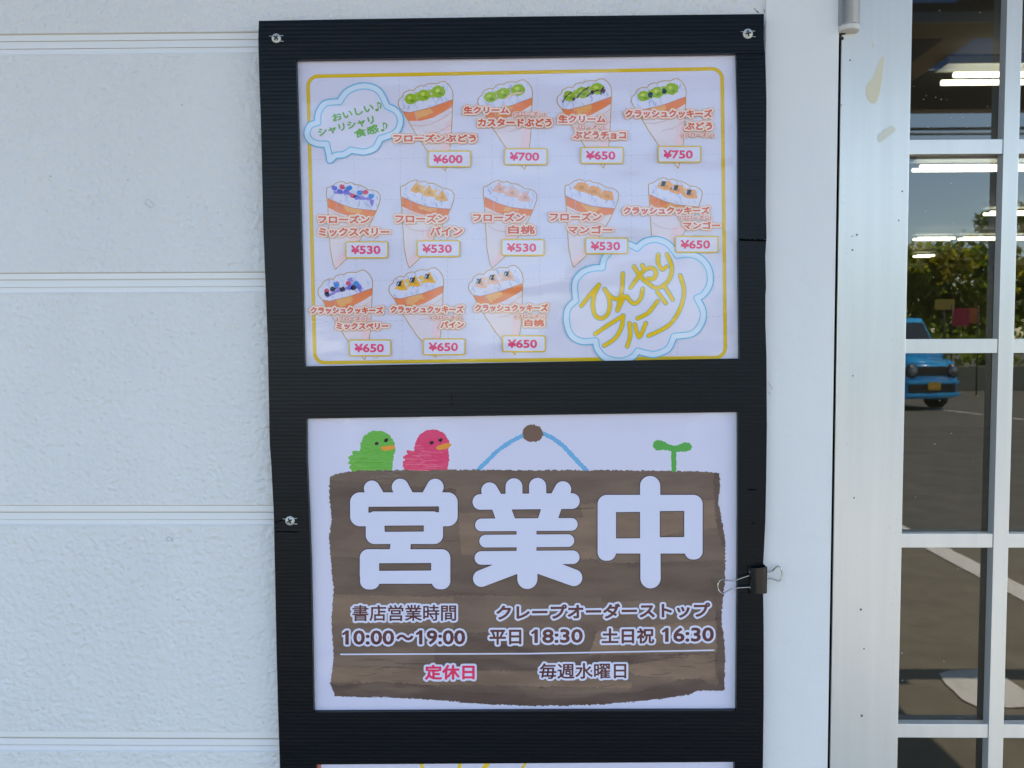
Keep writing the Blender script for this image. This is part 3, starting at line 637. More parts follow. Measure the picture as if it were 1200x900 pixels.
# speech clouds
def cloud(pts_groups, zf, ly):
    pts = []
    for g_ in pts_groups: pts += spline(zf(g_), k=5)[:-1]
    f = poly(pts); bb = bbp(pts, 6)
    rt_ = put('speech_cloud', grow(f, 4.3), bb, ly, ink(172, 212, 240), menu)
    put('cloud_fill', grow(f, -3.6), bb, ly + 1, WH, rt_)
    put('cloud_glow', band(f, 2.6), bb, ly + 1, ink(196, 218, 240), rt_)
    put('cloud_line', band(f, .55, 3.7), bb, ly + 2, ink(92, 176, 216), rt_); put('cloud_line', band(f, .5, -3.7), bb, ly + 2, ink(110, 186, 222), rt_)
    return rt_
z1 = zoomed(360, 90, 8.18)
c1 = cloud([[(310, 240), (385, 140), (530, 88), (680, 130), (765, 282)], [(765, 282), (855, 330), (895, 425), (845, 535), (700, 592)], [(700, 592), (650, 680), (545, 720), (420, 702)], [(420, 702), (350, 745), (270, 755), (220, 800), (212, 760), (185, 645)], [(185, 645), (90, 640), (20, 600), (-2, 535), (30, 465), (102, 438)], [(102, 438), (108, 345), (175, 255), (310, 240)]], z1, 14)
z2 = zoomed(655, 270, 5.626)
c2 = cloud([[(515, 118), (565, 75), (640, 60), (720, 90), (780, 165)], [(780, 165), (860, 158), (940, 188), (990, 260), (995, 350), (955, 420), (910, 446)], [(910, 446), (950, 530), (940, 610), (880, 680), (760, 698)], [(760, 698), (720, 780), (640, 815), (580, 812), (520, 795)], [(520, 795), (480, 838), (400, 862), (310, 842), (255, 785), (242, 728)], [(242, 728), (150, 732), (80, 690), (50, 600), (60, 515), (112, 462)], [(112, 462), (105, 350), (150, 280), (220, 250), (286, 246)], [(286, 246), (300, 185), (345, 135), (400, 100), (460, 92), (515, 118)]], z2, 14)
def tilted_text(s, a, b, h, bold, col, ly, parent, name='lettering'):
    """letters on a sloping baseline a-b, height h"""
    E_ = glyph_edges(s); mn = E_.min((0, 1)); mx_ = E_.max((0, 1)); dx, dy = b[0] - a[0], b[1] - a[1]; Ln = math.hypot(dx, dy); nx, ny = dy / Ln, -dx / Ln
    u = (E_[..., 0] - mn[0]) / (mx_[0] - mn[0]); v = (E_[..., 1] - mn[1]) / (mx_[1] - mn[1])
    T = np.stack([a[0] + dx * u + nx * h * v, a[1] + dy * u + ny * h * v], -1)
    def f(X, Y):
        d = np.full(X.shape, 1e9); ins = np.zeros(X.shape, bool)
        for p, q_ in T:
            dd, _ = seg_d(X, Y, p, q_); np.minimum(d, dd, out=d)
            if p[1] != q_[1]: ins ^= ((p[1] > Y) != (q_[1] > Y)) & (X < (q_[0] - p[0]) * (Y - p[1]) / (q_[1] - p[1]) + p[0])
        return np.where(ins, -d, d) - bold
    fl = T.reshape(-1, 2); return put(name, f, (fl[:, 0].min() - 2, fl[:, 1].min() - 2, fl[:, 0].max() + 2, fl[:, 1].max() + 2), ly, ink(*col), parent, .35)
tilted_text('おいしい', *z1([(252, 432), (640, 322)]), 8.6, .42, (112, 170, 84), 17, c1)
tilted_text('シャリシャリ', *z1([(118, 572), (645, 445)]), 8.6, .42, (112, 170, 84), 17, c1)
tilted_text('食感', *z1([(462, 588), (690, 530)]), 9.6, .42, (112, 170, 84), 17, c1)
for nx_, ny_ in ((0, 0), (55, 195)):
    f = union(lambda X, Y, c_=z1([(668 + nx_, 318 + ny_)])[0]: (np.hypot((X - c_[0]) / 2.1, (Y - c_[1]) / 1.5) - 1) * 1.5, line(z1([(682 + nx_, 316 + ny_), (674 + nx_, 248 + ny_)]), .5), line(spline(z1([(674 + nx_, 248 + ny_), (702 + nx_, 258 + ny_), (706 + nx_, 284 + ny_), (700 + nx_, 300 + ny_)])), .75))
    c_ = z1([(685 + nx_, 285 + ny_)])[0]; put('music_note', f, (c_[0] - 7, c_[1] - 8, c_[0] + 7, c_[1] + 8), 17, ink(112, 170, 84), c1, .35)
hand = [[(148, 497), (200, 432), (264, 358)], [(264, 358), (232, 430), (224, 500), (240, 560), (280, 580), (318, 556), (335, 500), (328, 440), (303, 388)], [(303, 388), (345, 438), (385, 452), (425, 436)],
        [(422, 285), (418, 370), (404, 450), (387, 528)], [(387, 528), (420, 458), (445, 436), (470, 466), (505, 482), (540, 445), (553, 385)],
        [(495, 238), (535, 300), (590, 350), (645, 380), (700, 355), (738, 300), (742, 230), (712, 158)], [(472, 378), (520, 312), (565, 262), (612, 248), (640, 275), (625, 318), (590, 318)], [(550, 230), (566, 262)],
        [(655, 160), (655, 215), (680, 256), (710, 240)], [(240, 682), (330, 622), (425, 562)], [(425, 562), (412, 640), (370, 712), (300, 760)], [(464, 612), (470, 690), (450, 765)], [(500, 620), (530, 703), (573, 612)],
        [(520, 580), (590, 542), (650, 466)], [(650, 406), (705, 480)], [(702, 376), (750, 456)], [(800, 297), (825, 400), (800, 515), (725, 625), (592, 695)]]
hl = [line(spline(z2(s)), 2.15) for s in hand]; hf = union(*hl)
ho = put('handwriting', grow(hf, .75), (672, 290, 812, 415), 17, ink(120, 176, 178), c2, .4); put('handwriting_fill', hf, (672, 290, 812, 415), 18, ink(218, 186, 48), ho, .4)

# captions
def caption(s, bx, small=False, ly=19):
    b_ = .22 if small else .52; f = text_field(s, bx, b_); bb = pad(f.bb, 3.2)
    r1, r2 = (1.15, .8) if small else (2.25, 1.6)
    root = put('caption', grow(f, r1), bb, ly, ink(222, 162, 92), menu, .4)
    put('caption_halo', grow(f, r2), bb, ly + 1, ink(222, 212, 210), root, .4)
    put('lettering', f, bb, ly + 2, ink(204, 104, 70) if not small else ink(200, 108, 96), root, .3)
FZ = '(フローズン)'; CK = 'クラッシュクッキーズ'
for s, bx in (('フローズンぶどう', (461, 157, 558, 166.6)), ('生クリーム', (543.3, 124.4, 596.7, 133.2)), ('カスタードぶどう', (560, 138.6, 646.7, 148.4)), ('生クリーム', (654.3, 134.6, 709.7, 144)), ('ぶどうチョコ', (671.7, 153.4, 733.7, 163)),
              (CK, (732.7, 128, 834.7, 138)), ('ぶどう', (802.7, 143, 834.7, 152.3)), ('フローズン', (372.7, 252, 433.3, 262)), ('ミックスベリー', (373.3, 266.6, 456.7, 277.2)), ('フローズン', (463, 251, 523.7, 261.2)), ('パイン', (503.7, 265.5, 542.3, 276.3)),
              ('フローズン', (554, 249.6, 615.3, 259.8)), ('白桃', (595.3, 264, 626.7, 274.3)), ('フローズン', (644, 248.8, 705.3, 259)), ('マンゴー', (665.3, 264, 718, 274)), (CK, (730.3, 242, 831.7, 251.3)), ('マンゴー', (800.3, 259.4, 844.3, 268.6)),
              (CK, (363.7, 359.3, 449.3, 368)), ('ミックスベリー', (394, 378, 455.3, 386.4)), (CK, (457.3, 358, 543.3, 367)), ('パイン', (516, 376.3, 544, 384.6)), (CK, (556.3, 356.2, 642.3, 365.2)), ('白桃', (614.5, 374.2, 637.7, 382.6))):
    caption(s, bx)
for bx in ((600.7, 130.8, 639.3, 137.2), (671.7, 146.6, 708.3, 152.2), (800, 155.4, 836.7, 161.4), (796.3, 252.3, 833.7, 257.9), (394.7, 371.2, 430.7, 376.6), (505.3, 369.4, 541.3, 375), (603.7, 368, 640.3, 373.6)): caption(FZ, bx, True, 22)
# price tags
for s, (x0, y0, x1, y1) in (('¥600', (501, 176.3, 552, 196)), ('¥700', (590.7, 173.4, 641.6, 193.4)), ('¥650', (680, 172, 731, 192)), ('¥750', (770.7, 170.8, 821.7, 190.7)), ('¥530', (404.7, 282.6, 455, 302.8)), ('¥530', (488.3, 281.3, 539.3, 301.3)),
                            ('¥530', (587.3, 280, 638.3, 299.9)), ('¥530', (685.6, 278.2, 736.3, 298)), ('¥650', (791, 276.3, 842, 296.3)), ('¥650', (408.7, 397.7, 458.4, 417.6)), ('¥650', (495.6, 396.4, 545.3, 416.4)), ('¥650', (588.3, 392.7, 639.7, 412.7))):
    f = rrect(x0 + .6, y0 + .6, x1 - .6, y1 - .6, 2.2); bb = (x0 - 2, y0 - 2, x1 + 2, y1 + 2)
    root = put('price_tag', grow(f, .6), bb, 26, ink(206, 184, 72), menu); put('tag_fill', grow(f, -1.0), bb, 27, WH, root)
    tf = text_field(s, (x0 + 6.6, y0 + 4.9, x0 + 41.2, y0 + 15.2), .48); put('price_lettering', tf, pad(tf.bb, 2), 28, ink(212, 74, 116), root, .3)
for x, y in ((441, 418.5), (509, 417.8), (603.6, 413.8)): put('tag_nub', cap((x, y), (x + .6, y), 1.0), (x - 3, y - 3, x + 3, y + 3), 27, ink(206, 184, 72), menu, .3)

# ------------------------------------------------------------------ opening hours poster
hours = thing('opening_hours_poster', 'laminated opening hours sign with brown plank, two birds and large white characters', 'poster')
sheet([(352, 483), (361, 842), (870, 840), (871, 475)], hours)
mark('film_margin', poly([(352, 480), (366, 480), (373, 842), (361, 842)]), (350, 478, 376, 844), SHEET - GAP, M['film_edge'], hours, 1.0)
mark('film_margin', poly([(859, 476), (871, 476), (870, 842), (857.0, 842)]), (855, 474, 873, 844), SHEET - GAP, M['film_edge'], hours, 1.0)
plank_pts = [(386, 559), (392, 556), (407, 553.5), (420, 551.5), (520, 550.5), (620, 551), (720, 551), (820, 552.5), (843, 554.5), (843.5, 570), (842, 590), (846, 611), (850, 632), (850, 662), (849.5, 685), (847.5, 700), (845, 727), (848.7, 750), (850, 773), (848.7, 809.5), (818, 809.5), (806.7, 814), (760, 821), (713, 825), (666.7, 826.8), (620, 827.4), (560, 824.5), (513, 820.5), (466.7, 817.5), (420, 817), (392, 815.5), (387.3, 801), (391, 773), (388.5, 726.7), (391, 691.7), (388, 660), (385.3, 629), (388.7, 610.7), (386, 585)]
pf = rough_edge(poly(plank_pts), .95, .55, 11)
q = film(mat('printed_wood_brown', alb(112, 98, 90), .5)); M['plank'] = q
def wood_ink(nm, c1_, c2_, seedv):
    q = film(mat(nm, alb(*c1_), .5, 0, 0)); nz = N(q, 'ShaderNodeTexNoise'); nz.inputs['Scale'].default_value = 14; nz.inputs['Detail'].default_value = 6; nz.inputs['Roughness'].default_value = .62
    mp = coords(q, (1.0, 1, 4.5)); L(q, mp, nz.inputs['Vector']); mp.node.inputs['Location'].default_value = (seedv, 0, seedv * .7)
    mr = N(q, 'ShaderNodeMapRange'); mr.inputs['From Min'].default_value = .36; mr.inputs['From Max'].default_value = .62; L(q, nz.outputs[0], mr.inputs['Value'])
    mx = N(q, 'ShaderNodeMix', data_type='RGBA'); mx.inputs[6].default_value = (*alb(*c1_), 1); mx.inputs[7].default_value = (*alb(*c2_), 1); L(q, mr.outputs[0], mx.inputs[0]); basecol(q, mx.outputs[2]); return q
W1 = wood_ink('printed_wood_brown', (102, 91, 84), (114, 102, 93), 0); W2 = wood_ink('printed_wood_dark', (91, 81, 76), (103, 93, 86), 3); W3 = wood_ink('printed_wood_light', (116, 102, 90), (128, 113, 99), 6)
bbk = (380, 544, 856, 832)
plank = put('plank_picture', pf, bbk, 1, W1, hours, .55)
_pl = [0]
def patch(pts, m_, ly=2, s=20):
    _pl[0] += 1; ly = 1.6 + _pl[0] * .45
    put('plank_patch', both(rough_edge(poly(pts), 1.1, .3, s), grow(pf, 0)), bbp(pts, 3), ly, m_, plank, .6)
patch([(380, 562), (560, 575), (560, 600), (380, 607)], W2, 2, 21); patch([(534, 560), (700, 553), (860, 556), (860, 575), (700, 582), (560, 640), (536, 610)], W1, 3, 22)
patch([(537, 600), (700, 608), (700, 660), (540, 650)], W3, 2, 23); patch([(680, 590), (860, 585), (860, 615), (690, 640)], W3, 2, 24)
patch([(380, 652), (530, 656), (700, 655), (720, 700), (380, 696)], W2, 2, 25); patch([(700, 660), (860, 656), (860, 700), (705, 706)], W2, 3, 26)
patch([(380, 697), (532, 700), (532, 735), (380, 730)], W3, 2, 27); patch([(512, 742), (712, 740), (700, 785), (508, 786)], W2, 2, 28)
patch([(700, 738), (860, 725), (860, 764), (690, 768)], W3, 2, 29); patch([(380, 780), (560, 786), (700, 788), (740, 800), (740, 806), (380, 800)], W3, 2, 30)
patch([(380, 800), (400, 804), (440, 799), (480, 801), (560, 812), (640, 815), (740, 812), (790, 800), (808, 790), (830, 800), (860, 812), (860, 840), (380, 840)], W2, 4, 31)
patch([(836, 552), (856, 552), (856, 640), (846, 640), (838, 600)], W2, 4, 32); patch([(838, 700), (856, 690), (856, 812), (842, 812)], W2, 4, 33)
patch([(730, 780), (800, 768), (838, 766), (838, 796), (790, 796), (745, 792)], W3, 5, 34)
# scribbled grain
rs = random.Random(5); fs = []
for _ in range(60):
    x, y = rs.choice([(rs.uniform(395, 500), rs.uniform(772, 806)), (rs.uniform(720, 840), rs.uniform(762, 800)), (rs.uniform(395, 840), rs.uniform(560, 815))]); ln = rs.uniform(8, 30)
    fs.append(line(spline([(x, y), (x + ln * .5, y + rs.uniform(-1.5, 1.5)), (x + ln, y + rs.uniform(-3, 2))]), rs.uniform(.2, .5)))
put('grain_line', both(union(*fs), grow(pf, 1)), bbk, 9.2, wood_ink('printed_grain', (92, 80, 74), (104, 90, 82), 9), plank, .5)['kind'] = 'stuff'
# birds
z5 = zoomed(350, 480, 4.2857)
g_ = rough_edge(poly(z5([(275, 318), (256, 292), (262, 277), (246, 268), (258, 255), (246, 240), (272, 225), (268, 205), (310, 208), (310, 170), (328, 132), (370, 106), (420, 105), (460, 130), (482, 168), (484, 205), (476, 240), (470, 302), (470, 325), (275, 325)])), .7, .6, 41)
b1 = put('green_bird', g_, (402, 498, 468, 556), 0.6, ink(106, 176, 78), hours)
p_ = rough_edge(poly(z5([(540, 320), (524, 285), (522, 262), (536, 256), (520, 236), (546, 225), (540, 204), (580, 207), (584, 170), (604, 130), (640, 104), (685, 98), (726, 115), (756, 155), (760, 182), (750, 200), (757, 240), (746, 320)])), .7, .6, 42)
b2 = put('pink_bird', p_, (466, 496, 534, 556), 0.6, ink(210, 74, 112), hours)
cl = rs
fs = [line(z5([(rs.uniform(260, 470), yy), (rs.uniform(260, 470), yy + rs.uniform(-6, 6))]), .35) for yy in range(215, 305, 9)]
put('crayon_stroke', both(union(*fs), grow(g_, -1)), (402, 498, 468, 556), 1.6, ink(96, 164, 66), b1, .4)
fs = [line(z5([(rs.uniform(530, 640), yy), (rs.uniform(560, 740), yy + rs.uniform(-6, 6))]), .35) for yy in range(185, 305, 9)]
put('crayon_stroke', both(union(*fs), grow(p_, -1)), (466, 496, 534, 556), 1.6, ink(222, 116, 144), b2, .4)
for b_, pts, eyes in ((b1, [(412, 192), (440, 182), (478, 180), (484, 188), (470, 200), (430, 206)], [(392, 172), (438, 155)]), (b2, [(692, 193), (710, 178), (755, 168), (765, 180), (745, 195), (705, 203)], [(668, 167), (712, 153)])):
    put('beak', rough_edge(poly(spline(z5(pts), True)), .4, .6, 4), bbp(z5(pts), 3), 2.6, ink(224, 152, 66), b_, .35)
    for e in z5(eyes): put('eye', rough_edge(cap((e[0] - .4, e[1]), (e[0] + .6, e[1] - .3), 1.9), .7, .8, 5), (e[0] - 4, e[1] - 4, e[0] + 4, e[1] + 4), 2.6, ink(52, 42, 50), b_, .35)
rp = rough_edge(union(line(spline([(558, 553), (570, 541), (585, 527), (600, 517), (614, 510)]), 2.5), line(spline([(636, 508), (645, 512), (657, 520), (668, 531), (678, 542), (689, 553)]), 2.6)), .6, .6, 43)
put('hanging_cord', rp, (552, 502, 696, 553), .6, ink(108, 172, 216), hours)
put('hanging_knob', rough_edge(cap((622.5, 508), (626.5, 508), 10.2, 9.8), .8, .5, 44), (608, 492, 642, 522), 1.6, ink(112, 94, 84), hours)
put('sprout', rough_edge(union(cap((771, 521.5), (778, 522.5), 6, 4.8), cap((780, 523.5), (790, 526), 4.2, 3.0), cap((790, 526.5), (802, 524), 3.2, 5.2), cap((802, 524), (806, 523.5), 5.2, 4.6), line([(789.3, 527), (790, 553)], 2.9)), .6, .55, 45), (760, 512, 816, 552.5), .6, ink(86, 166, 84), hours)
# large characters
K1 = zoomed(400, 550, 6); K2 = zoomed(540, 550, 6); K3 = zoomed(620, 480, 4.2857)
def zcap(zf, s, a, b, ra, rb=None): (a, b) = zf([a, b]); return cap(a, b, ra / s, (rb or ra) / s)
def zrr(zf, s, x0, y0, x1, y1, r): (a, b) = zf([(x0, y0), (x1, y1)]); return rrect(a[0], a[1], b[0], b[1], r / s)
k1 = minus(union(zrr(K1, 6, 60, 160, 820, 402, 72), zcap(K1, 6, (215, 135), (275, 240), 58), zcap(K1, 6, (414, 125), (475, 240), 61), zcap(K1, 6, (660, 125), (598, 240), 61),
                 zrr(K1, 6, 170, 270, 717, 527, 64), poly(K1([(348, 500), (492, 500), (486, 575), (338, 575)])), zrr(K1, 6, 128, 560, 768, 806, 62), zrr(K1, 6, 130, 700, 272, 846, 60), zrr(K1, 6, 632, 700, 768, 845, 60)),
           both(poly(K1([(192, 265), (685, 262), (685, 300), (192, 303)])), lambda X, Y, g=zrr(K1, 6, 196, 294, 681, 500, 32): -g(X, Y)), poly(K1([(305, 398), (578, 396), (578, 436), (307, 438)])), poly(K1([(267, 662), (630, 660), (630, 710), (268, 712)])))
k2 = minus(union(zcap(K2, 6, (202, 150), (240, 215), 60), zcap(K2, 6, (374, 122), (374, 215), 61), zcap(K2, 6, (540, 120), (541, 215), 62), zcap(K2, 6, (718, 142), (680, 215), 60), zcap(K2, 6, (138, 229), (781, 223), 57),
                 poly(K2([(215, 270), (355, 270), (386, 355), (244, 355)])), poly(K2([(566, 270), (712, 270), (683, 355), (538, 355)])), zcap(K2, 6, (145, 391), (777, 387), 46.5), zcap(K2, 6, (175, 505), (753, 501), 46.5), zcap(K2, 6, (145, 623), (787, 618), 49.5),
                 poly(K2([(390, 420), (534, 420), (534, 600), (391, 600)])), zcap(K2, 6, (468, 600), (468, 771), 72), zcap(K2, 6, (145, 767), (400, 668), 61, 64), zcap(K2, 6, (795, 762), (540, 668), 61, 64)))
k3 = minus(union(zrr(K3, 4.2857, 343, 427, 873, 724, 48), zcap(K3, 4.2857, (608, 384), (610, 847), 52), zrr(K3, 4.2857, 343, 620, 438, 760, 42), zrr(K3, 4.2857, 780, 620, 873, 754, 42)), poly(K3([(438, 516), (556, 515), (556, 645), (438, 646)])), poly(K3([(658, 511), (778, 510), (778, 639), (658, 640)])))
for f, bb in ((k1, (406, 556, 542, 696)), (k2, (550, 556, 688, 696)), (k3, (696, 552, 828, 694))):
    r_ = put('large_character', grow(f, .55), bb, 10, ink(70, 62, 74), hours, .45); put('character_fill', grow(f, -.3), bb, 11, ink(200, 210, 232), r_, .45)
def outlined(items, col, halo=2.3):
    """items: (string, box, bold, rise) set on one line with a common white outline"""
    fs = [text_field(t_, bx, bo, ri) for t_, bx, bo, ri in items]; bb = pad(bbp([p for f in fs for p in ((f.bb[0], f.bb[1]), (f.bb[2], f.bb[3]))], 0), 4); f = union(*fs, *[cap((bx[0] + 2.0, bx[1] + 1.5), (bx[0] - 2.4, bx[1] + 4.4), 1.35) for t_, bx, bo, ri in items if t_[0] == '1'])
    r_ = put('caption', grow(f, halo), bb, 10, ink(200, 210, 232), hours, .4); put('lettering', f, bb, 11, ink(*col), r_, .3)
BR = (92, 64, 68)
outlined([('書店営業時間', (412.8, 709, 534.6, 728), .36, .4)], BR); outlined([('10:00', (404.6, 738.6, 462, 755.6), .72, .1), ('〜', (464.5, 743.5, 484.5, 750.5), .8, 0), ('19:00', (491.0, 738.4, 545.2, 755.4), .72, .1)], BR)
outlined([('クレープオーダーストップ', (581.5, 709, 832.3, 726.8), .7, 3.2)], BR); outlined([('平日', (573.5, 738, 611, 755.6), .6, .2), ('18:30', (626.2, 737.4, 683, 753.8), .72, .4)], BR)
outlined([('土日祝', (705, 736.4, 766.8, 754.6), .6, .5), ('16:30', (779.4, 735.6, 836.6, 752.4), .72, .6)], BR)
outlined([('定休日', (497.8, 779, 556.4, 796.8), .7, .3)], (214, 66, 104)); outlined([('毎週水曜日', (632, 777.4, 734, 795.8), .4, .6)], BR)
put('rule', line([(399.5, 766.8), (618, 766), (836.5, 762)], .85), (396, 758, 840, 770), 10, ink(200, 210, 232), hours, .4)

# ------------------------------------------------------------------ third poster (only its top edge shows)
low = thing('lower_poster', 'white laminated poster with yellow brush strokes, only its top edge showing at the bottom', 'poster')
sheet([(363, 889), (370, 1250), (867, 1247), (868, 886)], low)
put('side_line', rough_edge(poly([(369, 890), (376.5, 890), (383, 1246), (374, 1246)]), .4, .6, 3), (366, 888, 386, 1248), 1, ink(196, 132, 120), low, .8)
put('brush_stroke', union(line([(492, 890), (500, 915), (516, 945)], 2.0), line([(539, 890), (537, 920), (540, 960)], 2.2), line([(576, 886), (562, 910), (544, 950)], 3.0), line([(618, 890), (606, 912), (590, 950)], 1.6)), (480, 884, 630, 970), 1, ink(222, 196, 72), low, .6)

# ------------------------------------------------------------------ binder clip
clip = thing('binder_clip', 'small black binder clip with silver wire handles on the right edge of the board', 'clip')
zc = zoomed(820, 560, 5)
def cp(x, y, Y): a = zc([(x, y)])[0]; return Vector(P(a[0], a[1], Y))
Yf, Yb = YB - .0012, -.0045
q_ = [cp(292, 526, Yf), cp(296, 672, Yf), cp(392, 676, YB - .0062), cp(388, 522, YB - .0062)]
def plate(name, pts, th, bend=0):
    n_ = (pts[1] - pts[0]).cross(pts[3] - pts[0]).normalized(); V = []; Fc = []; K = 8
    for side in (0, 1):
        for i in range(K + 1):
            t = i / K; off = math.sin(t * math.pi) * bend
            for a, b in ((pts[0], pts[3]), (pts[1], pts[2])): p = a.lerp(b, t) + n_ * (off + th * side); V.append(p)
    m_ = 2 * (K + 1)
    for i in range(K):
        a = 2 * i; Fc += [(a, a + 1, a + 3, a + 2), (m_ + a + 2, m_ + a + 3, m_ + a + 1, m_ + a), (a, a + 2, m_ + a + 2, m_ + a), (a + 1, m_ + a + 1, m_ + a + 3, a + 3)]
    Fc += [(0, m_, m_ + 1, 1), (m_ - 2, m_ - 1, 2 * m_ - 1, 2 * m_ - 2)]
    o = mesh(name, V, Fc, M['clip'], clip); return o
plate('clip_front', q_, .0005, .0026)
xs_ = (q_[2].x + q_[3].x) / 2; zt_, zb_ = q_[3].z, q_[2].z
box('clip_spine', xs_ - .0002, xs_ + .0007, YB - .0066, -.0036, zb_, zt_, M['clip'], clip, .0002)
plate('clip_back', [Vector((q_[0].x + .001, -.0068, zt_)), Vector((q_[0].x + .001, -.0068, zb_)), Vector((xs_, -.0036, zb_)), Vector((xs_, -.0036, zt_))], .0004)
tube('clip_barrel', [cp(291, 522, Yf - .0004), cp(295, 592, Yf - .0004)], .0012, M['clip'], clip, 10); tube('clip_barrel', [cp(296, 622, Yf - .0004), cp(297, 678, Yf - .0004)], .0012, M['clip'], clip, 10)
YL = SHEET - .0135
path = [(291, 572, Yf - .001), (250, 585, -.0165), (205, 600, -.0185), (165, 601, -.0198), (130, 597, YL), (112, 610, YL), (105, 635, YL), (113, 662, YL), (134, 677, YL), (160, 664, -.0200), (195, 648, -.0187), (250, 643, -.0165), (297, 640, Yf - .001)]
def wire3(pts):
    s_ = [cp(*p) for p in pts]; out = []
    for i in range(len(s_) - 1):
        p0, p1, p2, p3 = s_[max(i - 1, 0)], s_[i], s_[i + 1], s_[min(i + 2, len(s_) - 1)]
        for j in range(5):
            t = j / 5; out.append(.5 * ((2 * p1) + (p2 - p0) * t + (2 * p0 - 5 * p1 + 4 * p2 - p3) * t * t + (3 * p1 - p0 - 3 * p2 + p3) * t ** 3))
    return out + [s_[-1]]
tube('wire_handle', wire3(path), .0006, M['wire'], clip, 8)
Yk = -.0058
tube('wire_handle', wire3([(370, 551, Yk), (400, 551, Yk), (425, 545, Yk), (440, 530, -.007), (460, 518, -.008), (475, 533, -.0085), (482, 560, -.0085), (477, 588, -.0085), (463, 604, -.008), (440, 598, -.007), (415, 590, Yk), (390, 591, Yk), (370, 591, Yk)]), .0006, M['wire'], clip, 8)

# ================================================================== WHAT THE GLASS MIRRORS: porch, car park, car, trees
M['beam'] = mat('brown_porch_timber', (.27, .21, .13), .7); M['porch_blue'] = mat('blue_grey_porch_ceiling', (.17, .34, .60), .6); M['beam_pale'] = mat('pale_grey_beam', (.42, .44, .42), .6)
q = M['porch_blue']; t = q.node_tree; tl_ = t.nodes.new('ShaderNodeBsdfTranslucent'); tl_.inputs[0].default_value = (.27, .38, .57, 1)
mx = t.nodes.new('ShaderNodeMixShader'); mx.inputs[0].default_value = .5; t.links.new(t.nodes['Principled BSDF'].outputs[0], mx.inputs[1]); t.links.new(tl_.outputs[0], mx.inputs[2]); t.links.new(mx.outputs[0], t.nodes['Material Output'].inputs[0])
porch = thing('porch_roof', 'timber porch roof with bluish translucent panels, mirrored in the door glass', 'porch')
PD = -2.5
ZR = 2.50
XPE = refl_ground(1100, 877).x + SUNV.x / SUNV.z * ZR      # right end of the porch, from where its shadow ends
nb = 14
for i in range(nb): box('roof_panel', -4 + (XPE + 4) * i / nb, -4 + (XPE + 4) * (i + 1) / nb - .004, PD, -.004, ZR, ZR + .006, M['porch_blue'], porch)
pr_ = Vector((1.44, 0, 0))
for i in range(-5, 2):
    x = pr_.x + i * .9; box('rafter', x - .05, x + .05, PD + .001, -.004, ZR - .09, ZR - .001, M['beam'], porch)
zb1 = refl(1100, 27, 2.42).z; yb1 = refl(1100, 27, 2.42).y
box('crossbeam', -4, XPE, yb1 - .12, yb1, zb1, ZR - .092, M['beam'], porch); box('crossbeam', -4, XPE, yb1 + .001, yb1 + .007, zb1 - .001, zb1 + .03, M['beam_pale'], porch)
DF = 2 * YG - CAM[1] - PD
zf0, zf1 = refl(1110, 128, DF).z, ZR - .002
box('fascia', -4.05, XPE + .05, PD - .06, PD - .002, zf0, zf1, M['beam'], porch)
fb = refl(1110, 151, 4.45); bs = refl_ground(1100, 794); ybar = bs.y + SUNV.y / SUNV.z * fb.z
fb = refl(1110, 151, 2 * YG - CAM[1] - ybar)
bar = box('flat_bar', -4.05, XPE + 1.6, -.055, .055, -.006, .006, M['beam_pale'], porch); bar.location = (0, ybar, fb.z); bar.rotation_euler = (R(-14.5), 0, 0)
for x in (-3.8, 1.1): box('bracket', x - .015, x + .015, ybar - .05, PD - .061, fb.z + .03, fb.z + .06, M['beam_pale'], porch)
box('post', XPE + 1.48, XPE + 1.58, ybar - .05, ybar + .05, .012, fb.z - .022, M['beam_pale'], porch)
for i, x in enumerate((-3.2,)): box('post', x - .06, x + .06, PD - .05, PD + .07, .012, zf0 - .001, M['beam_pale'], porch)

# blue kei car
M['car_blue'] = mat('bright_blue_car_paint', (.01, .46, .95), .25, 0, .5, 1, .04); M['car_dark'] = mat('black_car_plastic', (.02, .02, .022), .5)
M['car_glass'] = mat('dark_car_glass', (.03, .04, .045), .08, 0, .8); M['tyre'] = mat('tyre_rubber', (.02, .02, .02), .8); M['plate_y'] = mat('yellow_number_plate', (.62, .36, .04), .5); M['lamp'] = mat('headlamp_lens', (.30, .32, .34), .1, .7)
gc = refl_ground(1092, 481)
car = thing('parked_car', 'bright blue boxy small car with yellow plate parked facing the shop, mirrored in the glass', 'car', loc=(gc.x, gc.y, 0), rz=R(-16))
# local: +y is the front, x across
def hull(name, secs, m_, bev=.03):
    bm = bmesh.new(); rings = []
    for y, hw, z0_, z1_, tw in secs:
        rings.append([bm.verts.new(c) for c in ((-hw, y, z0_), (hw, y, z0_), (hw, y, (z0_ + z1_) / 2), (tw, y, z1_), (-tw, y, z1_), (-hw, y, (z0_ + z1_) / 2))])
    for a, b in zip(rings, rings[1:]):
        for k in range(6): bm.faces.new((a[k], a[(k + 1) % 6], b[(k + 1) % 6], b[k]))
    bm.faces.new(rings[0][::-1]); bm.faces.new(rings[-1]); bmesh.ops.recalc_face_normals(bm, faces=bm.faces)
    bmesh.ops.bevel(bm, geom=bm.edges[:], offset=bev, segments=3, affect='EDGES', clamp_overlap=True)
    me = bpy.data.meshes.new(name); bm.to_mesh(me); bm.free(); o = link(name, me, m_, car)
    me.polygons.foreach_set('use_smooth', [True] * len(me.polygons)); return o
body = hull('body', [(-3.3, .68, .32, 1.12, .66), (-3.2, .735, .24, 1.18, .70), (-.75, .735, .24, 1.18, .70), (-.15, .72, .24, 1.06, .68), (-.02, .68, .26, 1.0, .64)], M['car_blue'], .05)
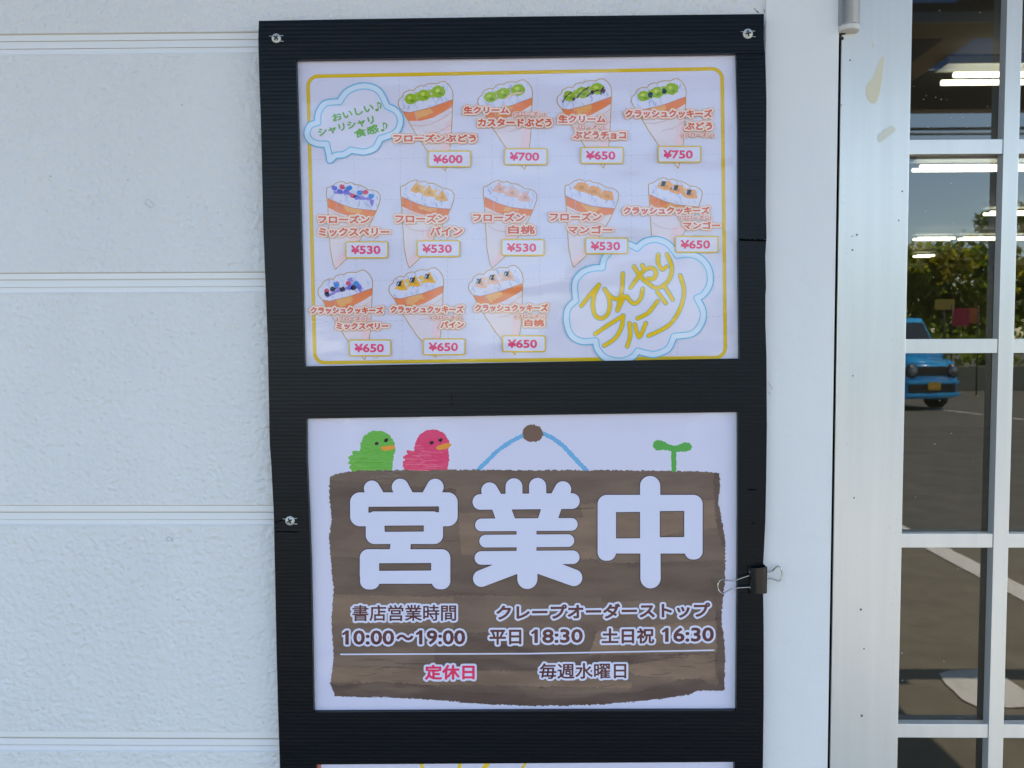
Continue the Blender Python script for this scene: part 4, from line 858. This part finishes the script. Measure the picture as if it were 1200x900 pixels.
hull('cabin', [(-3.25, .70, 1.12, 1.96, .65), (-1.05, .70, 1.12, 2.0, .65), (-.55, .70, 1.12, 1.2, .68)], M['car_blue'], .04)
def quad(name, pts, m_, par): return mesh(name, pts, [(0, 1, 2, 3)], m_, par)
quad('windscreen', [(-.62, -.545, 1.25), (.62, -.545, 1.25), (.59, -.965, 1.90), (-.59, -.965, 1.90)], M['car_glass'], car)
for s in (-1, 1):
    quad('side_window', [(s * .712, -1.15, 1.2), (s * .712, -3.1, 1.2), (s * .685, -3.1, 1.82), (s * .685, -1.25, 1.82)], M['car_glass'], car)
    o = tube('headlight', [(s * .52, -.04, .84), (s * .52, .03, .84)], .11, M['lamp'], car, 20); tube('headlight_ring', [(s * .52, -.05, .84), (s * .52, .012, .84)], .15, M['car_dark'], o, 20)
    box('mirror', s * .86 - .09, s * .86 + .09, -.85, -.7, 1.12, 1.3, M['car_blue'], car, .03)
box('grille', -.40, .40, -.03, .012, .74, .94, M['car_dark'], car, .02)
box('lower_grille', -.6, .6, -.03, .02, .36, .62, M['car_dark'], car, .02)
box('bumper', -.70, .70, -.06, .05, .29, .37, M['car_blue'], car, .02); box('bumper_bar', -.66, .66, -.06, .04, .56, .64, M['car_blue'], car, .02)
box('number_plate', -.165, .165, .052, .06, .44, .605, M['plate_y'], car, .003)
for sx in (-1, 1):
    for y in (-.6, -2.75):
        w_ = tube('wheel', [(sx * .56, y, .29), (sx * .735, y, .29)], .29, M['tyre'], car, 24); tube('rim', [(sx * .72, y, .29), (sx * .745, y, .29)], .19, M['lamp'], w_, 16)

# trees
M['bark'] = mat('grey_brown_bark', (.12, .09, .06), .9)
leafm = []
for c in ((.16, .19, .035), (.11, .15, .025), (.23, .21, .04)):
    q = mat('tree_leaves', c, .6); t = q.node_tree; pr = t.nodes['Principled BSDF']; tl_ = t.nodes.new('ShaderNodeBsdfTranslucent'); tl_.inputs[0].default_value = (c[0] * 3, c[1] * 3, c[2] * 1.6, 1)
    mx = t.nodes.new('ShaderNodeMixShader'); mx.inputs[0].default_value = .5; t.links.new(pr.outputs[0], mx.inputs[1]); t.links.new(tl_.outputs[0], mx.inputs[2]); t.links.new(mx.outputs[0], t.nodes['Material Output'].inputs[0]); leafm.append(q)
def tree_mesh(seed, H, W):
    rs = random.Random(seed); V, Fc, idx = [], [], []; clumps = []
    for _ in range(26):
        a = rs.uniform(0, 6.28); r = W * math.sqrt(rs.random()) * .8; z = H * (.35 + .6 * rs.random()); r *= math.sin(min(1, (z / H - .2)) * 2.6) * .9 + .25
        clumps.append((r * math.cos(a), r * math.sin(a), z, rs.uniform(.35, .7) * W * .45, rs.randrange(3)))
    for cx, cy, cz, cr, ci in clumps:
        for _ in range(170):
            u = Vector((rs.gauss(0, 1), rs.gauss(0, 1), rs.gauss(0, .8))).normalized() * cr * (.55 + .5 * rs.random()); p = Vector((cx, cy, cz)) + u
            s = rs.uniform(.11, .21); a = Vector((rs.gauss(0, 1), rs.gauss(0, 1), rs.gauss(0, 1))).normalized(); b = a.orthogonal().normalized(); o = len(V)
            V += [p - a * s, p + b * s * .5, p + a * s, p - b * s * .5]; Fc.append((o, o + 1, o + 2, o + 3)); idx.append(ci if rs.random() < .8 else rs.randrange(3))
    me = bpy.data.meshes.new('crown'); me.from_pydata([tuple(v) for v in V], [], Fc); me.update()
    for l_ in leafm: me.materials.append(l_)
    me.polygons.foreach_set('material_index', idx); return me, clumps
TM = [tree_mesh(1, 5.6, 2.6), tree_mesh(2, 4.8, 2.4), tree_mesh(3, 6.6, 2.8)]
hts = ['left of the blue car', 'behind the blue car', 'tallest, behind the red banner', 'right of the red banner', 'low and spreading at the far right', 'at the right end of the row', 'farthest left, alone']
tx = [(8.5, -27, 0), (11.6, -29, 1), (14.4, -30, 0), (17.0, -29, 1), (19.8, -30, 2), (22.8, -28, 0), (4.0, -31, 1)]
for i, (x, y, k) in enumerate(tx):
    me, cl_ = TM[k]; t = thing('broadleaf_tree', 'green leafy tree across the car park, ' + hts[i], 'tree', 'trees across the car park', (x, y, 0), i * 1.3)
    o = bpy.data.objects.new('crown', me); COL.objects.link(o); o.parent = t
    tk = tube('trunk', [(0, 0, 0), (.08, 0, 1.2), (-.05, .05, 2.4), (.05, 0, 3.6)], [.2, .15, .11, .05], M['bark'], t)
    for c_2 in cl_[:7]: tube('limb', [(.02, 0, 1.6), (c_2[0] * .4, c_2[1] * .4, (1.6 + c_2[2]) * .55), (c_2[0], c_2[1], c_2[2])], [.07, .05, .02], M['bark'], tk, 5)
# hedge, banner, low wall, cable with its poles
M['hedge'] = leafm[1]
V, Fc = [], []; rs = random.Random(9)
for _ in range(9000):
    p = Vector((rs.uniform(0, 32), -25 + rs.gauss(0, .35), rs.uniform(.1, 1.9 + .5 * math.sin(_ * .7)))); s = rs.uniform(.06, .13); a = Vector((rs.gauss(0, 1), rs.gauss(0, 1), rs.gauss(0, 1))).normalized(); b = a.orthogonal().normalized(); o = len(V)
    V += [p - a * s, p + b * s * .5, p + a * s, p - b * s * .5]; Fc.append((o, o + 1, o + 2, o + 3))
tag(mesh('hedge', V, Fc, M['hedge']), 'long dark green hedge along the far side of the car park', 'hedge')
M['low_wall'] = mat('beige_block_wall', (.34, .30, .22), .85)
lw = box('low_wall', -5, 40, -23.8, -23.6, 0, .75, M['low_wall'], bevel=.02); tag(lw, 'low beige block wall in front of the hedge', 'wall')
bn = refl(1131, 371, 22.0)
t = thing('red_banner', 'red and orange banner on two posts beside the hedge', 'banner', loc=(bn.x, bn.y, 0)); M['red'] = mat('red_banner_cloth', (.50, .03, .07), .7); M['orange'] = mat('orange_banner_cloth', (.55, .14, .04), .7)
box('cloth', -.33, .10, -.01, .01, bn.z - .26, bn.z + .22, M['red'], t, .004); box('cloth', .102, .33, -.01, .01, bn.z - .18, bn.z + .24, M['orange'], t, .004)
for s in (-.35, .35): tube('post', [(s, 0, 0), (s, 0, bn.z + .3)], .02, M['car_dark'], t)
M['yellow'] = mat('yellow_painted_metal', (.50, .34, .05), .5)
bn = refl(1107, 357, 23.0); t = thing('yellow_sign', 'small yellow sign board on a post beside the hedge', 'sign', loc=(bn.x, bn.y, 0)); box('sign_panel', -.28, .28, -.02, .02, bn.z - .15, bn.z + .15, M['yellow'], t, .005); tube('post', [(0, 0, 0), (0, -.03, bn.z - .1)], .03, M['car_dark'], t)
M['pole'] = mat('grey_concrete_pole', (.32, .31, .29), .8)
cz = refl(1110, 300, 24)
poles = []
for i, x in enumerate((-12, 34)):
    tag(tube('utility_pole', [(x, cz.y, 0), (x, cz.y, 5), (x, cz.y, 9)], [.17, .15, .12], M['pole'], None, 14), 'grey concrete utility pole far ' + ('left' if i == 0 else 'right') + ' across the car park', 'utility pole', 'utility poles carrying the cable')
pts = [Vector((-12 + 46 * k / 24, cz.y, 7.6 + .9 * ((k - 14) / 12) ** 2 * .5)) for k in range(25)]
tag(tube('power_cable', pts, .035, M['car_dark'], None, 6), 'black overhead cable strung between the two utility poles', 'cable')
